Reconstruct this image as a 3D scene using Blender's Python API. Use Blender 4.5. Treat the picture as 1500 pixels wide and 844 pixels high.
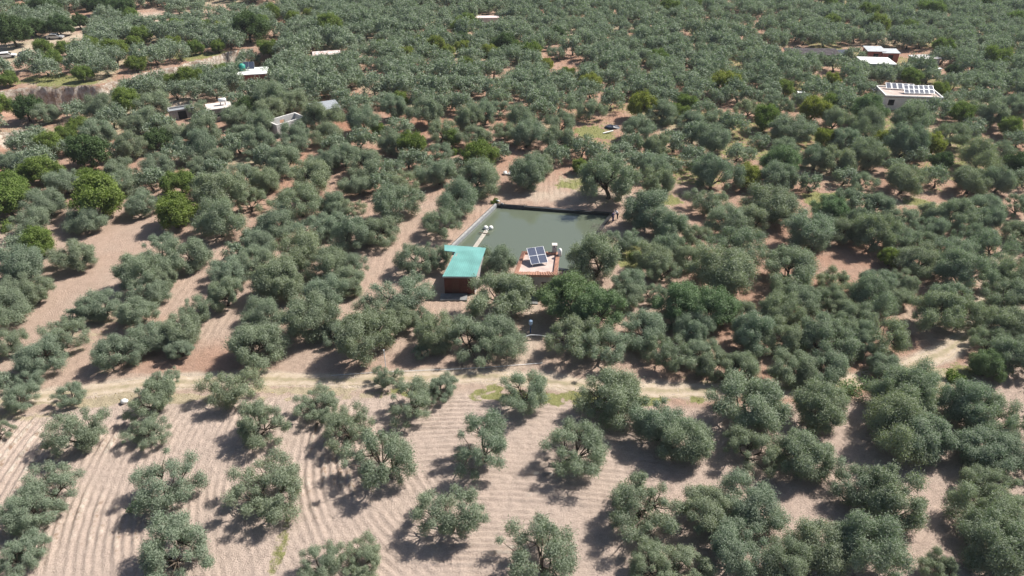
import bpy, bmesh, math, random
import numpy as np
from mathutils import Vector, Matrix

# ------------------------------------------------------------------ camera, sky, sun, exposure
for o in list(bpy.data.objects):
    bpy.data.objects.remove(o)
SC = bpy.context.scene
COL = SC.collection
H, PITCH, FPX = 50.0, math.radians(33.0), 1040.0          # drone height, tilt, focal length in photo pixels
cam_d = bpy.data.cameras.new("camera")
cam_d.sensor_width = 36.0
cam_d.lens = 36.0 * FPX / 1500.0
cam_d.clip_start, cam_d.clip_end = 0.5, 3000.0
cam = bpy.data.objects.new("camera", cam_d)
COL.objects.link(cam)
cam.location = (0, 0, H)
cam.rotation_euler = (math.pi / 2 - PITCH, 0, 0)
SC.camera = cam

SUN = Vector((0.86, 0.51, 0)).normalized() * math.cos(math.radians(47)) + Vector((0, 0, math.sin(math.radians(47))))
W = bpy.data.worlds.new("World")
SC.world = W
W.use_nodes = True
_nt = W.node_tree
_sky = _nt.nodes.new("ShaderNodeTexSky")
_sky.sky_type = 'NISHITA'
_sky.sun_disc = False
_sky.sun_elevation = math.asin(SUN.z)
_sky.sun_rotation = math.atan2(SUN.x, SUN.y)
_sky.air_density = 1.0
_sky.dust_density = 1.5
_bg = _nt.nodes["Background"]
_bg.inputs[1].default_value = 0.066
_nt.links.new(_sky.outputs[0], _bg.inputs[0])
sd = bpy.data.lights.new("sun", 'SUN')
sd.energy = 5.0
sd.angle = math.radians(0.53)
sd.color = (1.0, 0.95, 0.87)
so = bpy.data.objects.new("sun", sd)
COL.objects.link(so)
so.rotation_euler = SUN.to_track_quat('Z', 'Y').to_euler()
vs = SC.view_settings
vs.view_transform = 'Standard'
vs.look = 'None'
vs.exposure = 0.70
vs.gamma = 1.0
vs.use_curve_mapping = False
SC.cycles.max_bounces = 4
SC.cycles.diffuse_bounces = 2
SC.cycles.use_adaptive_sampling = True
SC.cycles.adaptive_threshold = 0.02
SC.cycles.transmission_bounces = 3
SC.cycles.caustics_reflective = False
SC.cycles.caustics_refractive = False
SC.cycles.use_denoising = True

rng = np.random.default_rng(7)
random.seed(7)
SP, CP = math.sin(PITCH), math.cos(PITCH)

def P(px, py, z=0.0):
    """the point of the place seen at photo pixel (px, py) at height z"""
    u, v = (px - 750) / FPX, (py - 422) / FPX
    t = (H - z) / (SP + v * CP)
    return np.array([u * t, (CP - v * SP) * t, z])
def DEPTH(py, z=0.0):
    return (H - z) / (SP + (py - 422) / FPX * CP)

# ------------------------------------------------------------------ value noise
_G = rng.random((256, 256))
def vnoise(x, y):
    x = np.asarray(x, float); y = np.asarray(y, float)
    xi = np.floor(x).astype(int); yi = np.floor(y).astype(int)
    fx = x - xi; fy = y - yi
    fx = fx * fx * (3 - 2 * fx); fy = fy * fy * (3 - 2 * fy)
    a = _G[xi & 255, yi & 255]; b = _G[(xi + 1) & 255, yi & 255]
    c = _G[xi & 255, (yi + 1) & 255]; d = _G[(xi + 1) & 255, (yi + 1) & 255]
    return (a * (1 - fx) + b * fx) * (1 - fy) + (c * (1 - fx) + d * fx) * fy - 0.5
def fbm(x, y, o=4):
    s, a = 0, 1.0
    for k in range(o):
        s = s + a * vnoise(x * 2 ** k + 17.3 * k, y * 2 ** k + 5.1 * k); a *= .5
    return s
def sstep(a, b, x):
    t = np.clip((x - a) / (b - a), 0, 1)
    return t * t * (3 - 2 * t)

# ------------------------------------------------------------------ materials
def mat(name, col, rough=0.8, spec=0.3, metal=0.0, noise=0.0, nscale=3.0, bump=0.0, bscale=20.0, col2=None):
    m = bpy.data.materials.new(name); m.use_nodes = True
    nt = m.node_tree; b = nt.nodes["Principled BSDF"]
    b.inputs["Base Color"].default_value = (*col, 1)
    b.inputs["Roughness"].default_value = rough
    b.inputs["Specular IOR Level"].default_value = spec
    b.inputs["Metallic"].default_value = metal
    tc = nt.nodes.new("ShaderNodeTexCoord")
    if noise or col2:
        n = nt.nodes.new("ShaderNodeTexNoise"); n.inputs["Scale"].default_value = nscale
        n.inputs["Detail"].default_value = 5
        nt.links.new(tc.outputs["Object"], n.inputs["Vector"])
        r = nt.nodes.new("ShaderNodeValToRGB")
        r.color_ramp.elements[0].position = .3; r.color_ramp.elements[1].position = .7
        c2 = col2 or tuple(c * (1 - noise) for c in col)
        r.color_ramp.elements[0].color = (*c2, 1)
        r.color_ramp.elements[1].color = (*(min(1, c * (1 + noise * .5)) for c in col), 1)
        nt.links.new(n.outputs[0], r.inputs[0]); nt.links.new(r.outputs[0], b.inputs["Base Color"])
    if bump:
        n2 = nt.nodes.new("ShaderNodeTexNoise"); n2.inputs["Scale"].default_value = bscale
        bp = nt.nodes.new("ShaderNodeBump"); bp.inputs["Strength"].default_value = bump
        bp.inputs["Distance"].default_value = .05
        nt.links.new(tc.outputs["Object"], n2.inputs["Vector"])
        nt.links.new(n2.outputs[0], bp.inputs["Height"]); nt.links.new(bp.outputs[0], b.inputs["Normal"])
    return m

def leaf_mat(name, dark, light, under, trans=0.25, hue=1.0):
    m = bpy.data.materials.new(name); m.use_nodes = True
    nt = m.node_tree; N = nt.nodes; L = nt.links
    N.clear()
    out = N.new("ShaderNodeOutputMaterial")
    at = N.new("ShaderNodeAttribute"); at.attribute_name = "tint"
    oi = N.new("ShaderNodeObjectInfo")
    mixf = N.new("ShaderNodeMath"); mixf.operation = 'MULTIPLY_ADD'
    L.new(oi.outputs["Random"], mixf.inputs[0]); mixf.inputs[1].default_value = 0.45
    L.new(at.outputs["Fac"], mixf.inputs[2])
    ramp = N.new("ShaderNodeMix"); ramp.data_type = 'RGBA'; ramp.clamp_factor = True
    L.new(mixf.outputs[0], ramp.inputs[0])
    ramp.inputs[6].default_value = (*dark, 1); ramp.inputs[7].default_value = (*light, 1)
    fr_ = N.new("ShaderNodeMath"); fr_.operation = 'MULTIPLY'; fr_.inputs[1].default_value = 7.31; L.new(oi.outputs["Random"], fr_.inputs[0])
    fc = N.new("ShaderNodeMath"); fc.operation = 'FRACT'; L.new(fr_.outputs[0], fc.inputs[0])
    hu = N.new("ShaderNodeMix"); hu.data_type = 'RGBA'; L.new(fc.outputs[0], hu.inputs[0])
    hu.inputs[6].default_value = (1 + .09 * hue, 1 + .025 * hue, 1 - .13 * hue, 1); hu.inputs[7].default_value = (1 - .13 * hue, 1 - .02 * hue, 1 + .09 * hue, 1)
    hm = N.new("ShaderNodeMix"); hm.data_type = 'RGBA'; hm.blend_type = 'MULTIPLY'; hm.inputs[0].default_value = 1
    L.new(ramp.outputs[2], hm.inputs[6]); L.new(hu.outputs[2], hm.inputs[7]); ramp = hm
    geo = N.new("ShaderNodeNewGeometry")
    mb = N.new("ShaderNodeMix"); mb.data_type = 'RGBA'
    bf = N.new("ShaderNodeMath"); bf.operation = 'MULTIPLY'; bf.inputs[1].default_value = .7
    L.new(geo.outputs["Backfacing"], bf.inputs[0]); L.new(bf.outputs[0], mb.inputs[0])
    L.new(ramp.outputs[2], mb.inputs[6]); mb.inputs[7].default_value = (*under, 1)
    p = N.new("ShaderNodeBsdfPrincipled")
    p.inputs["Roughness"].default_value = .7; p.inputs["Specular IOR Level"].default_value = .12
    L.new(mb.outputs[2], p.inputs["Base Color"])
    tr = N.new("ShaderNodeBsdfTranslucent")
    tm = N.new("ShaderNodeMix"); tm.data_type = 'RGBA'; tm.blend_type = 'MULTIPLY'
    tm.inputs[0].default_value = 1
    L.new(ramp.outputs[2], tm.inputs[6]); tm.inputs[7].default_value = (1.2, 1.4, .8, 1)
    L.new(tm.outputs[2], tr.inputs[0])
    ms = N.new("ShaderNodeMixShader"); ms.inputs[0].default_value = trans
    L.new(p.outputs[0], ms.inputs[1]); L.new(tr.outputs[0], ms.inputs[2])
    L.new(ms.outputs[0], out.inputs[0])
    return m

M_OLIVE = leaf_mat("olive_leaf", (.120, .162, .098), (.252, .298, .192), (.305, .34, .262), .27)
M_OLIVEF = leaf_mat("olive_leaf_far", (.106, .152, .098), (.230, .282, .192), (.29, .33, .26), .25, 0)
M_OLIVEG = leaf_mat("olive_leaf_fresh", (.085, .145, .062), (.165, .240, .115), (.22, .28, .17), .28)
M_GREEN = leaf_mat("broad_leaf_green", (.100, .150, .030), (.185, .240, .055), (.19, .24, .08), .32)
M_DARKG = leaf_mat("broad_leaf_dark", (.045, .085, .032), (.085, .135, .050), (.10, .14, .065), .25)
M_YELLOW = leaf_mat("broad_leaf_yellowish", (.16, .19, .03), (.26, .28, .055), (.24, .26, .08), .32)
M_BARK = mat("olive_bark", (.12, .095, .075), .9, .1, noise=.5, nscale=6)
M_TWIG = mat("dry_twig", (.23, .20, .18), .9, .1, noise=.4)
M_GRASS = leaf_mat("grass_blade", (.16, .19, .065), (.30, .30, .13), (.25, .25, .11), .25)
M_DRY = leaf_mat("dry_grass_blade", (.30, .23, .10), (.42, .34, .18), (.4, .33, .18), .2)

# ------------------------------------------------------------------ mesh helpers
def np_mesh(name, v, quads=None, tris=None, mats=(), midx=None, tint=None, smooth=False):
    me = bpy.data.meshes.new(name)
    v = np.asarray(v, np.float32)
    loops, starts = [], []
    nq = 0 if quads is None else len(quads); ntri = 0 if tris is None else len(tris)
    if nq: loops.append(np.asarray(quads).ravel())
    if ntri: loops.append(np.asarray(tris).ravel())
    lp = np.concatenate(loops).astype(np.int32)
    st = np.concatenate([np.arange(nq) * 4, nq * 4 + np.arange(ntri) * 3]).astype(np.int32)
    me.vertices.add(len(v)); me.vertices.foreach_set("co", v.ravel())
    me.loops.add(len(lp)); me.loops.foreach_set("vertex_index", lp)
    me.polygons.add(len(st)); me.polygons.foreach_set("loop_start", st)
    for m in mats: me.materials.append(m)
    if midx is not None: me.polygons.foreach_set("material_index", np.asarray(midx, np.int32))
    if smooth: me.polygons.foreach_set("use_smooth", np.ones(len(st), bool))
    if tint is not None:
        a = me.attributes.new("tint", 'FLOAT', 'POINT'); a.data.foreach_set("value", np.asarray(tint, np.float32))
    me.update(calc_edges=True); me.validate()
    return me

class MB:
    """collects solids that become ONE mesh"""
    def __init__(s): s.v = []; s.f = []
    def add(s, vs, fs):
        b = len(s.v); s.v += [tuple(map(float, p)) for p in vs]; s.f += [tuple(i + b for i in f) for f in fs]; return s
    def prism(s, poly, z0, z1):
        """polygon (counter-clockwise); z0, z1 numbers or one per corner"""
        n = len(poly)
        za = z0 if hasattr(z0, '__len__') else [z0] * n
        zb = z1 if hasattr(z1, '__len__') else [z1] * n
        vs = [(p[0], p[1], za[i]) for i, p in enumerate(poly)] + [(p[0], p[1], zb[i]) for i, p in enumerate(poly)]
        fs = [tuple(range(n))[::-1], tuple(range(n, 2 * n))] + [(i, (i + 1) % n, n + (i + 1) % n, n + i) for i in range(n)]
        return s.add(vs, fs)
    def box(s, x0, x1, y0, y1, z0, z1):
        return s.prism([(x0, y0), (x1, y0), (x1, y1), (x0, y1)], z0, z1)
    def tube(s, pts, radii, n=6):
        vs, fs = [], []
        pts = [Vector(p) for p in pts]
        for i, p in enumerate(pts):
            d = (pts[min(i + 1, len(pts) - 1)] - pts[max(i - 1, 0)]).normalized()
            a = d.orthogonal().normalized(); b = d.cross(a)
            for k in range(n):
                t = 2 * math.pi * k / n
                vs.append(p + (a * math.cos(t) + b * math.sin(t)) * radii[i])
        for i in range(len(pts) - 1):
            for k in range(n):
                k2 = (k + 1) % n
                fs.append((i * n + k, i * n + k2, (i + 1) * n + k2, (i + 1) * n + k))
        fs.append(tuple(range(n))[::-1]); fs.append(tuple((len(pts) - 1) * n + k for k in range(n)))
        return s.add(vs, fs)
    def ball(s, c, rx, ry, rz, n=10, m=7, jit=0.0):
        vs, fs = [], []
        for i in range(m + 1):
            ph = math.pi * i / m
            for k in range(n):
                t = 2 * math.pi * k / n
                j = 1 + random.uniform(-jit, jit)
                vs.append((c[0] + rx * j * math.sin(ph) * math.cos(t), c[1] + ry * j * math.sin(ph) * math.sin(t), c[2] + rz * j * math.cos(ph)))
        for i in range(m):
            for k in range(n):
                k2 = (k + 1) % n
                fs.append((i * n + k, (i + 1) * n + k, (i + 1) * n + k2, i * n + k2))
        return s.add(vs, fs)
    def build(s, name, material, parent=None, bevel=0.0, smooth=False):
        me = bpy.data.meshes.new(name)
        me.from_pydata(s.v, [], s.f); me.materials.append(material)
        bm = bmesh.new(); bm.from_mesh(me)
        bmesh.ops.remove_doubles(bm, verts=bm.verts, dist=1e-5)
        bmesh.ops.recalc_face_normals(bm, faces=bm.faces)
        if bevel: bmesh.ops.bevel(bm, geom=bm.edges[:], offset=bevel, segments=1, affect='EDGES', clamp_overlap=True)
        if smooth:
            for f in bm.faces: f.smooth = True
        bm.to_mesh(me); bm.free()
        o = bpy.data.objects.new(name, me); COL.objects.link(o)
        if parent: o.parent = parent
        return o

def tag(o, label=None, cat=None, group=None, kind=None):
    if label: o["label"] = label
    if cat: o["category"] = cat
    if group: o["group"] = group
    if kind: o["kind"] = kind
    return o
def empty(name, loc, rz=0.0, label=None, cat=None, group=None):
    o = bpy.data.objects.new(name, None); COL.objects.link(o)
    o.empty_display_size = .5
    o.location = loc; o.rotation_euler = (0, 0, rz)
    return tag(o, label, cat, group)
def link_mesh(name, me, parent=None):
    o = bpy.data.objects.new(name, me); COL.objects.link(o)
    if parent: o.parent = parent
    return o

# ------------------------------------------------------------------ terrain
def polyline_px(pts): return np.array([P(*p)[:2] for p in pts])
GULLY = polyline_px([(-60, 140), (30, 130), (95, 127), (150, 124), (225, 106), (300, 88), (345, 76), (385, 66)])
SCARP = polyline_px([(-10, 197), (20, 191), (45, 190), (66, 192)])
TRACK = polyline_px([(-80, 600), (-10, 588), (60, 580), (140, 569), (230, 560), (340, 554), (430, 553), (520, 556), (620, 553), (720, 551), (800, 560), (900, 572), (1000, 574), (1100, 572), (1190, 568), (1260, 557), (1330, 541), (1385, 517), (1425, 489), (1440, 455), (1462, 400), (1490, 350), (1540, 300)])
LANE = polyline_px([(735, 553), (760, 530), (775, 500), (778, 470), (772, 440)])
FARROAD = polyline_px([(-60, 100), (0, 86), (40, 68), (80, 58), (110, 54), (145, 48)])
FARROAD2 = polyline_px([(-60, 33), (0, 28), (40, 24), (90, 23), (125, 27), (160, 23), (190, 19)])
FARROAD3 = polyline_px([(196, 37), (215, 30), (240, 34), (290, 30), (330, 26), (400, 14), (450, 2)])

def seg_dist(x, y, pl):
    """distance to a polyline, side (+ = left of its direction) and arc length"""
    best = np.full(np.shape(x), 1e9); side = np.zeros(np.shape(x)); arc = np.zeros(np.shape(x)); s0 = 0
    for a, b in zip(pl[:-1], pl[1:]):
        d = b - a; L = np.hypot(*d); d = d / L
        t = np.clip((x - a[0]) * d[0] + (y - a[1]) * d[1], 0, L)
        qx, qy = a[0] + d[0] * t, a[1] + d[1] * t
        r = np.hypot(x - qx, y - qy)
        c = d[0] * (y - a[1]) - d[1] * (x - a[0])
        m = r < best
        best = np.where(m, r, best); side = np.where(m, np.sign(c), side); arc = np.where(m, s0 + t, arc); s0 += L
    return best, side, arc, s0

def bank(x, y, pl, depth, run, fade):
    d, side, arc, tot = seg_dist(x, y, pl)
    wob = fbm(x * .22 + 3, y * .22, 3) * 2.2
    near = -side * d + wob                      # > 0 on the camera's side of the cliff
    prof = sstep(-0.2, 0.9, near) * (1 - sstep(run * .25, run, near))
    ends = sstep(0, fade, arc) * (1 - sstep(tot - fade, tot, arc))
    return -depth * prof * ends * np.where((arc < .01) | (arc > tot - .01), 0, 1)

POND = np.array([P(726, 300)[:2], P(896, 313)[:2], P(836, 397)[:2], P(652, 370)[:2]])   # rim corners: back, back, front, front
def in_poly(x, y, poly, grow=0.0):
    """signed-ish distance: > 0 inside a convex polygon (clockwise)"""
    r = np.full(np.shape(x), 1e9)
    n = len(poly)
    for i in range(n):
        a, b = poly[i], poly[(i + 1) % n]
        d = (b - a) / np.hypot(*(b - a))
        r = np.minimum(r, -(d[0] * (y - a[1]) - d[1] * (x - a[0])))
    return r + grow

def height0(x, y):
    x = np.asarray(x, float); y = np.asarray(y, float)
    h = fbm(x * .035, y * .035, 3) * .5
    h = h + bank(x, y, GULLY, 5.5, 20, 14) + bank(x, y, SCARP, 7.0, 15, 3)
    flat = 1 - sstep(2, 9, in_poly(x, y, POND, 6) * 1.0) * 1.0
    pin = in_poly(x, y, POND)
    h = h * (1 - sstep(-8, -2, pin)) + 0.0
    h = h - 3.0 * sstep(-0.15, 0.05, pin)       # the basin is dug out
    return h

CX, CY = P(735, 535)[:2]
def furrows(x, y):
    """height of the tilled ridges"""
    wx = fbm(x * .05, y * .05, 2) * .55 + fbm(x * .9, y * .9, 2) * .09
    r = np.sqrt((x - 5) ** 2 + (y - 52) ** 2) + wx
    top = sstep(42, 46, y + .12 * x + 2 * vnoise(x * .2, y * .2)) * sstep(-17, -11, x + 2 * vnoise(x * .2 + 7, y * .2))
    top = np.maximum(top, sstep(-10, -4, x + 3 * vnoise(x * .2 + 7, y * .2)))
    right = sstep(8, 16, x - (y - 40) * .35)
    lin = (x * .70 - y * .71) + wx * .6
    ridge = lambda t, s_: (.5 + .5 * np.cos(2 * np.pi * t / s_)) ** 1.8 * (.75 + .9 * vnoise(np.floor(t / s_ + .5) * 3.7, x * .08 + y * .11))
    flat = y + .006 * (x + 4) ** 2 + wx
    f = (ridge(r, .72) * (1 - top) + ridge(flat, .62) * .8 * top) * (1 - right) + ridge(lin, .9) * .5 * right
    amp = .62 + 1.5 * fbm(x * .22, y * .22, 3)
    f = f * np.clip(amp, .22, 1.25)
    dT, sT, _, _ = seg_dist(x, y, TRACK)
    field = (1 - sstep(-1.5, 1.0, sT * dT + 3.2))              # the camera's side of the track
    grove = sstep(2.5, 5, sT * dT)
    lane = .5 + .5 * np.cos(2 * np.pi * (x + wx * .8) / .9)
    g = f * field + lane * .35 * grove * np.clip(.3 + vnoise(x * .2, y * .2) * 1.6, 0, 1) * .7
    return g * .30

def ground_h(x, y, fur=True):
    h = height0(x, y)
    if fur:
        h = h + furrows(x, y) + fbm(x * 2.0, y * 2.0, 3) * .10
    return h

def axis(segs):
    out = []
    for a, b, s in segs: out.append(np.arange(a, b, s))
    return np.unique(np.concatenate(out).round(4))
GX = axis([(-900, -300, 25), (-300, -130, 2.0), (-130, -52, .7), (-52, 56, .17), (56, 130, .7), (130, 300, 2.0), (300, 901, 25)])
GY = axis([(-60, 26, 5), (26, 68, .17), (68, 190, .6), (190, 300, 1.2), (300, 1001, 25)])
gx, gy = np.meshgrid(GX, GY)
gh = ground_h(gx, gy)

# soil masks, all in ground coordinates, with ragged edges from noise
def blob(px, py, rx, ry):
    c = P(px, py); t = DEPTH(py); ax = rx * t / FPX
    ay = abs(P(px, py - ry)[1] - P(px, py + ry)[1]) / 2
    return np.sqrt(((gx - c[0]) / ax) ** 2 + ((gy - c[1]) / ay) ** 2)
wob = fbm(gx * .25, gy * .25, 4) * .8 + fbm(gx * 1.1, gy * 1.1, 2) * .45
def patches(lst):
    m = np.zeros_like(gx)
    for p in lst: m = np.maximum(m, (1 - sstep(.35, 1.3, blob(*p[:4]) + wob)) * (p[4] if len(p) > 4 else 1))
    return m
red = sstep(78, 120, gy + 25 * vnoise(gx * .03, gy * .03)) * .75
red = np.maximum(red, sstep(4, 20, gx - (gy - 40) * .25) * .72)
red = np.maximum(red, sstep(.0, .35, fbm(gx * .05 + 9, gy * .05, 3)) * .6 * (gy > 60))
red = np.maximum(red, patches([(620, 180, 170, 60), (1080, 60, 70, 25), (480, 120, 60, 30), (690, 150, 100, 50), (675, 20, 14, 6), (800, 175, 90, 40)]))
red = red * (1 - patches([(120, 340, 200, 70, .8), (600, 350, 110, 70, .8), (850, 285, 90, 22, .9), (60, 70, 90, 30), (680, 450, 90, 30, .6), (300, 20, 90, 22, .6)]))
green = patches([(870, 192, 30, 10), (985, 290, 30, 10, .9), (1210, 292, 40, 14), (1345, 298, 26, 8), (1440, 300, 25, 10, .6), (925, 378, 22, 34, .8), (840, 268, 40, 10, .7),
                 (90, 118, 60, 14), (270, 82, 60, 8, .8), (412, 796, 10, 44, .55), (960, 588, 60, 10, .8), (620, 578, 70, 9), (720, 582, 60, 9), (870, 582, 80, 10, .8),
                 (1275, 548, 30, 7, .8), (1405, 548, 24, 18, .7), (1240, 568, 40, 10, .8), (1040, 560, 60, 12, .4), (700, 245, 40, 12, .35), (1180, 130, 60, 10, .6)])
dry = patches([(260, 582, 150, 9), (90, 586, 80, 9), (420, 570, 90, 8), (150, 470, 60, 60, .45), (230, 420, 30, 60, .4), (1380, 560, 45, 28), (850, 262, 50, 16), (560, 205, 30, 20, .5), (1340, 300, 60, 14, .6),
               (1470, 262, 40, 20, .8), (1090, 255, 30, 22, .6), (930, 240, 40, 40, .5), (600, 135, 200, 30, .3), (60, 60, 120, 30, .4), (120, 175, 80, 40, .45), (470, 15, 60, 15, .6)])
under = sstep(-.1, .3, fbm(gx * .07 + 30, gy * .07, 3)) * sstep(85, 110, gy) * sstep(-5, 25, gx + .0)
green = np.maximum(green, under * .55)
dry = np.maximum(dry, sstep(.05, .4, fbm(gx * .06 + 70, gy * .06, 3)) * sstep(85, 120, gy) * .6)
dT, sT, _, _ = seg_dist(gx, gy, TRACK)
verge = (1 - sstep(.3, 1.5, np.abs(sT * dT + 2.6 + wob * 1.5))) * (gx < 14) * sstep(-.25, .2, fbm(gx * .5, gy * .5, 3))
green = np.maximum(green, verge * sstep(-8, -2, gx) * .9)
dry = np.maximum(dry, verge * .6)
pale = np.maximum(1 - sstep(.9, 1.9, dT + wob * .8), (1 - sstep(.8, 1.8, seg_dist(gx, gy, LANE)[0] + wob)) * .5)
pale = np.maximum(pale, patches([(20, 75, 45, 14), (175, 22, 40, 5), (440, 10, 40, 6), (95, 45, 14, 14), (215, 26, 10, 8), (1350, 470, 60, 40, .5), (850, 287, 80, 12, .6), (540, 17, 40, 8, .4), (270, 150, 20, 10, .8), (20, 340, 40, 25, .5)]))
for road in (FARROAD, FARROAD2, FARROAD3):
    pale = np.maximum(pale, 1 - sstep(1.2, 3.0, seg_dist(gx, gy, road)[0] + wob))
field = 1 - sstep(-3.5, -1.5, sT * dT)

def ground_material():
    m = bpy.data.materials.new("tilled_soil"); m.use_nodes = True
    nt = m.node_tree; N = nt.nodes; L = nt.links; b = N["Principled BSDF"]
    b.inputs["Roughness"].default_value = .95; b.inputs["Specular IOR Level"].default_value = .1
    tc = N.new("ShaderNodeTexCoord")
    def noise(scale, det=5, rough=.6):
        n = N.new("ShaderNodeTexNoise"); n.inputs["Scale"].default_value = scale; n.inputs["Detail"].default_value = det
        n.inputs["Roughness"].default_value = rough
        L.new(tc.outputs["Object"], n.inputs["Vector"]); return n
    def attr(nm):
        a = N.new("ShaderNodeAttribute"); a.attribute_name = nm; return a.outputs["Fac"]
    def math_(op, a, c, d=None):
        n = N.new("ShaderNodeMath"); n.operation = op
        for i, v in enumerate((a, c, d)):
            if v is None: continue
            if hasattr(v, 'links'): L.new(v, n.inputs[i])
            else: n.inputs[i].default_value = v
        return n.outputs[0]
    def mix(f, a, c):
        n = N.new("ShaderNodeMix"); n.data_type = 'RGBA'
        if hasattr(f, 'links'): L.new(f, n.inputs[0])
        else: n.inputs[0].default_value = f
        for i, v in ((6, a), (7, c)):
            if hasattr(v, 'links'): L.new(v, n.inputs[i])
            else: n.inputs[i].default_value = (*v, 1)
        return n.outputs[2]
    def ramp(f, a, c):
        n = N.new("ShaderNodeMapRange"); n.interpolation_type = 'SMOOTHSTEP'
        L.new(f, n.inputs[0]); n.inputs[1].default_value = a; n.inputs[2].default_value = c
        return n.outputs[0]
    big = noise(.12, 6); mid = noise(1.1, 6, .7); fine = noise(7, 4, .7); clod = noise(16, 3, .6)
    c = mix(attr("red"), (.41, .302, .240), (.33, .182, .124))
    c = mix(ramp(big.outputs[0], .4, .65), c, mix(.35, c, (.42, .34, .28)))
    c = mix(math_('MULTIPLY', attr("field"), .75), c, (.465, .378, .325))
    c = mix(attr("pale"), c, (.48, .40, .32))
    def ragged(a, k=1.7):
        return ramp(math_('ADD', a, math_('MULTIPLY_ADD', mid.outputs[0], k, -.5 * k)), .35, .65)
    c = mix(ragged(attr("dry")), c, mix(fine.outputs[0], (.32, .265, .175), (.46, .39, .28)))
    c = mix(ragged(attr("green")), c, mix(fine.outputs[0], (.15, .16, .055), (.29, .28, .13)))
    soil_tone = math_('MULTIPLY_ADD', fine.outputs[0], .75, math_('MULTIPLY_ADD', mid.outputs[0], .55, .36))  # random soil brightness from the fine and mid noise
    v = N.new("ShaderNodeMix"); v.data_type = 'RGBA'; v.blend_type = 'MULTIPLY'; v.inputs[0].default_value = 1
    L.new(c, v.inputs[6])
    cb = N.new("ShaderNodeCombineColor"); [L.new(soil_tone, cb.inputs[i]) for i in range(3)]
    L.new(cb.outputs[0], v.inputs[7])
    # bare rock wherever the bank is steep
    geo = N.new("ShaderNodeNewGeometry"); sx = N.new("ShaderNodeSeparateXYZ"); L.new(geo.outputs["True Normal"], sx.inputs[0])
    steep = ramp(math_('SUBTRACT', 1.0, sx.outputs[2]), .22, .42)
    rock = mix(ramp(mid.outputs[0], .35, .65), (.27, .19, .14), (.56, .50, .43))
    fin = mix(steep, v.outputs[2], rock)
    L.new(fin, b.inputs["Base Color"])
    bp = N.new("ShaderNodeBump"); bp.inputs["Strength"].default_value = 1.0; bp.inputs["Distance"].default_value = .16
    hsum = math_('MULTIPLY_ADD', fine.outputs[0], 1.0, math_('MULTIPLY', clod.outputs[0], .6))
    L.new(hsum, bp.inputs["Height"]); L.new(bp.outputs[0], b.inputs["Normal"])
    return m
M_SOIL = ground_material()
ny, nx = gx.shape
ii = np.arange(nx * ny).reshape(ny, nx)
gq = np.stack([ii[:-1, :-1], ii[:-1, 1:], ii[1:, 1:], ii[1:, :-1]], -1).reshape(-1, 4)
gme = np_mesh("ground", np.stack([gx, gy, gh], -1).reshape(-1, 3), quads=gq, mats=[M_SOIL], smooth=True)
for nm, arr in (("red", red), ("green", green), ("dry", dry), ("pale", pale), ("field", field)):
    a = gme.attributes.new(nm, 'FLOAT', 'POINT'); a.data.foreach_set("value", np.clip(arr, 0, 1).astype(np.float32).ravel())
tag(link_mesh("ground", gme), kind="structure")

# dirt roads: thin worn sheets that follow the ground
def road_mat():
    m = bpy.data.materials.new("worn_track"); m.use_nodes = True
    nt = m.node_tree; N = nt.nodes; L = nt.links; b = N["Principled BSDF"]; b.inputs["Roughness"].default_value = .95
    b.inputs["Specular IOR Level"].default_value = .1
    a = N.new("ShaderNodeAttribute"); a.attribute_name = "tint"
    tc = N.new("ShaderNodeTexCoord"); n = N.new("ShaderNodeTexNoise"); n.inputs["Scale"].default_value = 1.3; n.inputs["Detail"].default_value = 7
    n.inputs["Roughness"].default_value = .7
    L.new(tc.outputs["Object"], n.inputs["Vector"])
    ad = N.new("ShaderNodeMath"); ad.operation = 'MULTIPLY_ADD'; L.new(n.outputs[0], ad.inputs[0]); ad.inputs[1].default_value = 1.2; L.new(a.outputs["Fac"], ad.inputs[2])
    r = N.new("ShaderNodeValToRGB"); e = r.color_ramp.elements
    e[0].position = .45; e[0].color = (.48, .405, .325, 1); e[1].position = 1.15 if False else 1.0; e[1].color = (.29, .25, .165, 1)
    x = e.new(.75); x.color = (.40, .325, .245, 1)
    L.new(ad.outputs[0], r.inputs[0]); L.new(r.outputs[0], b.inputs["Base Color"])
    bp = N.new("ShaderNodeBump"); bp.inputs["Strength"].default_value = .6; bp.inputs["Distance"].default_value = .06
    n2 = N.new("ShaderNodeTexNoise"); n2.inputs["Scale"].default_value = 9; L.new(tc.outputs["Object"], n2.inputs["Vector"])
    L.new(n2.outputs[0], bp.inputs["Height"]); L.new(bp.outputs[0], b.inputs["Normal"])
    return m
M_ROAD = road_mat()
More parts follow.
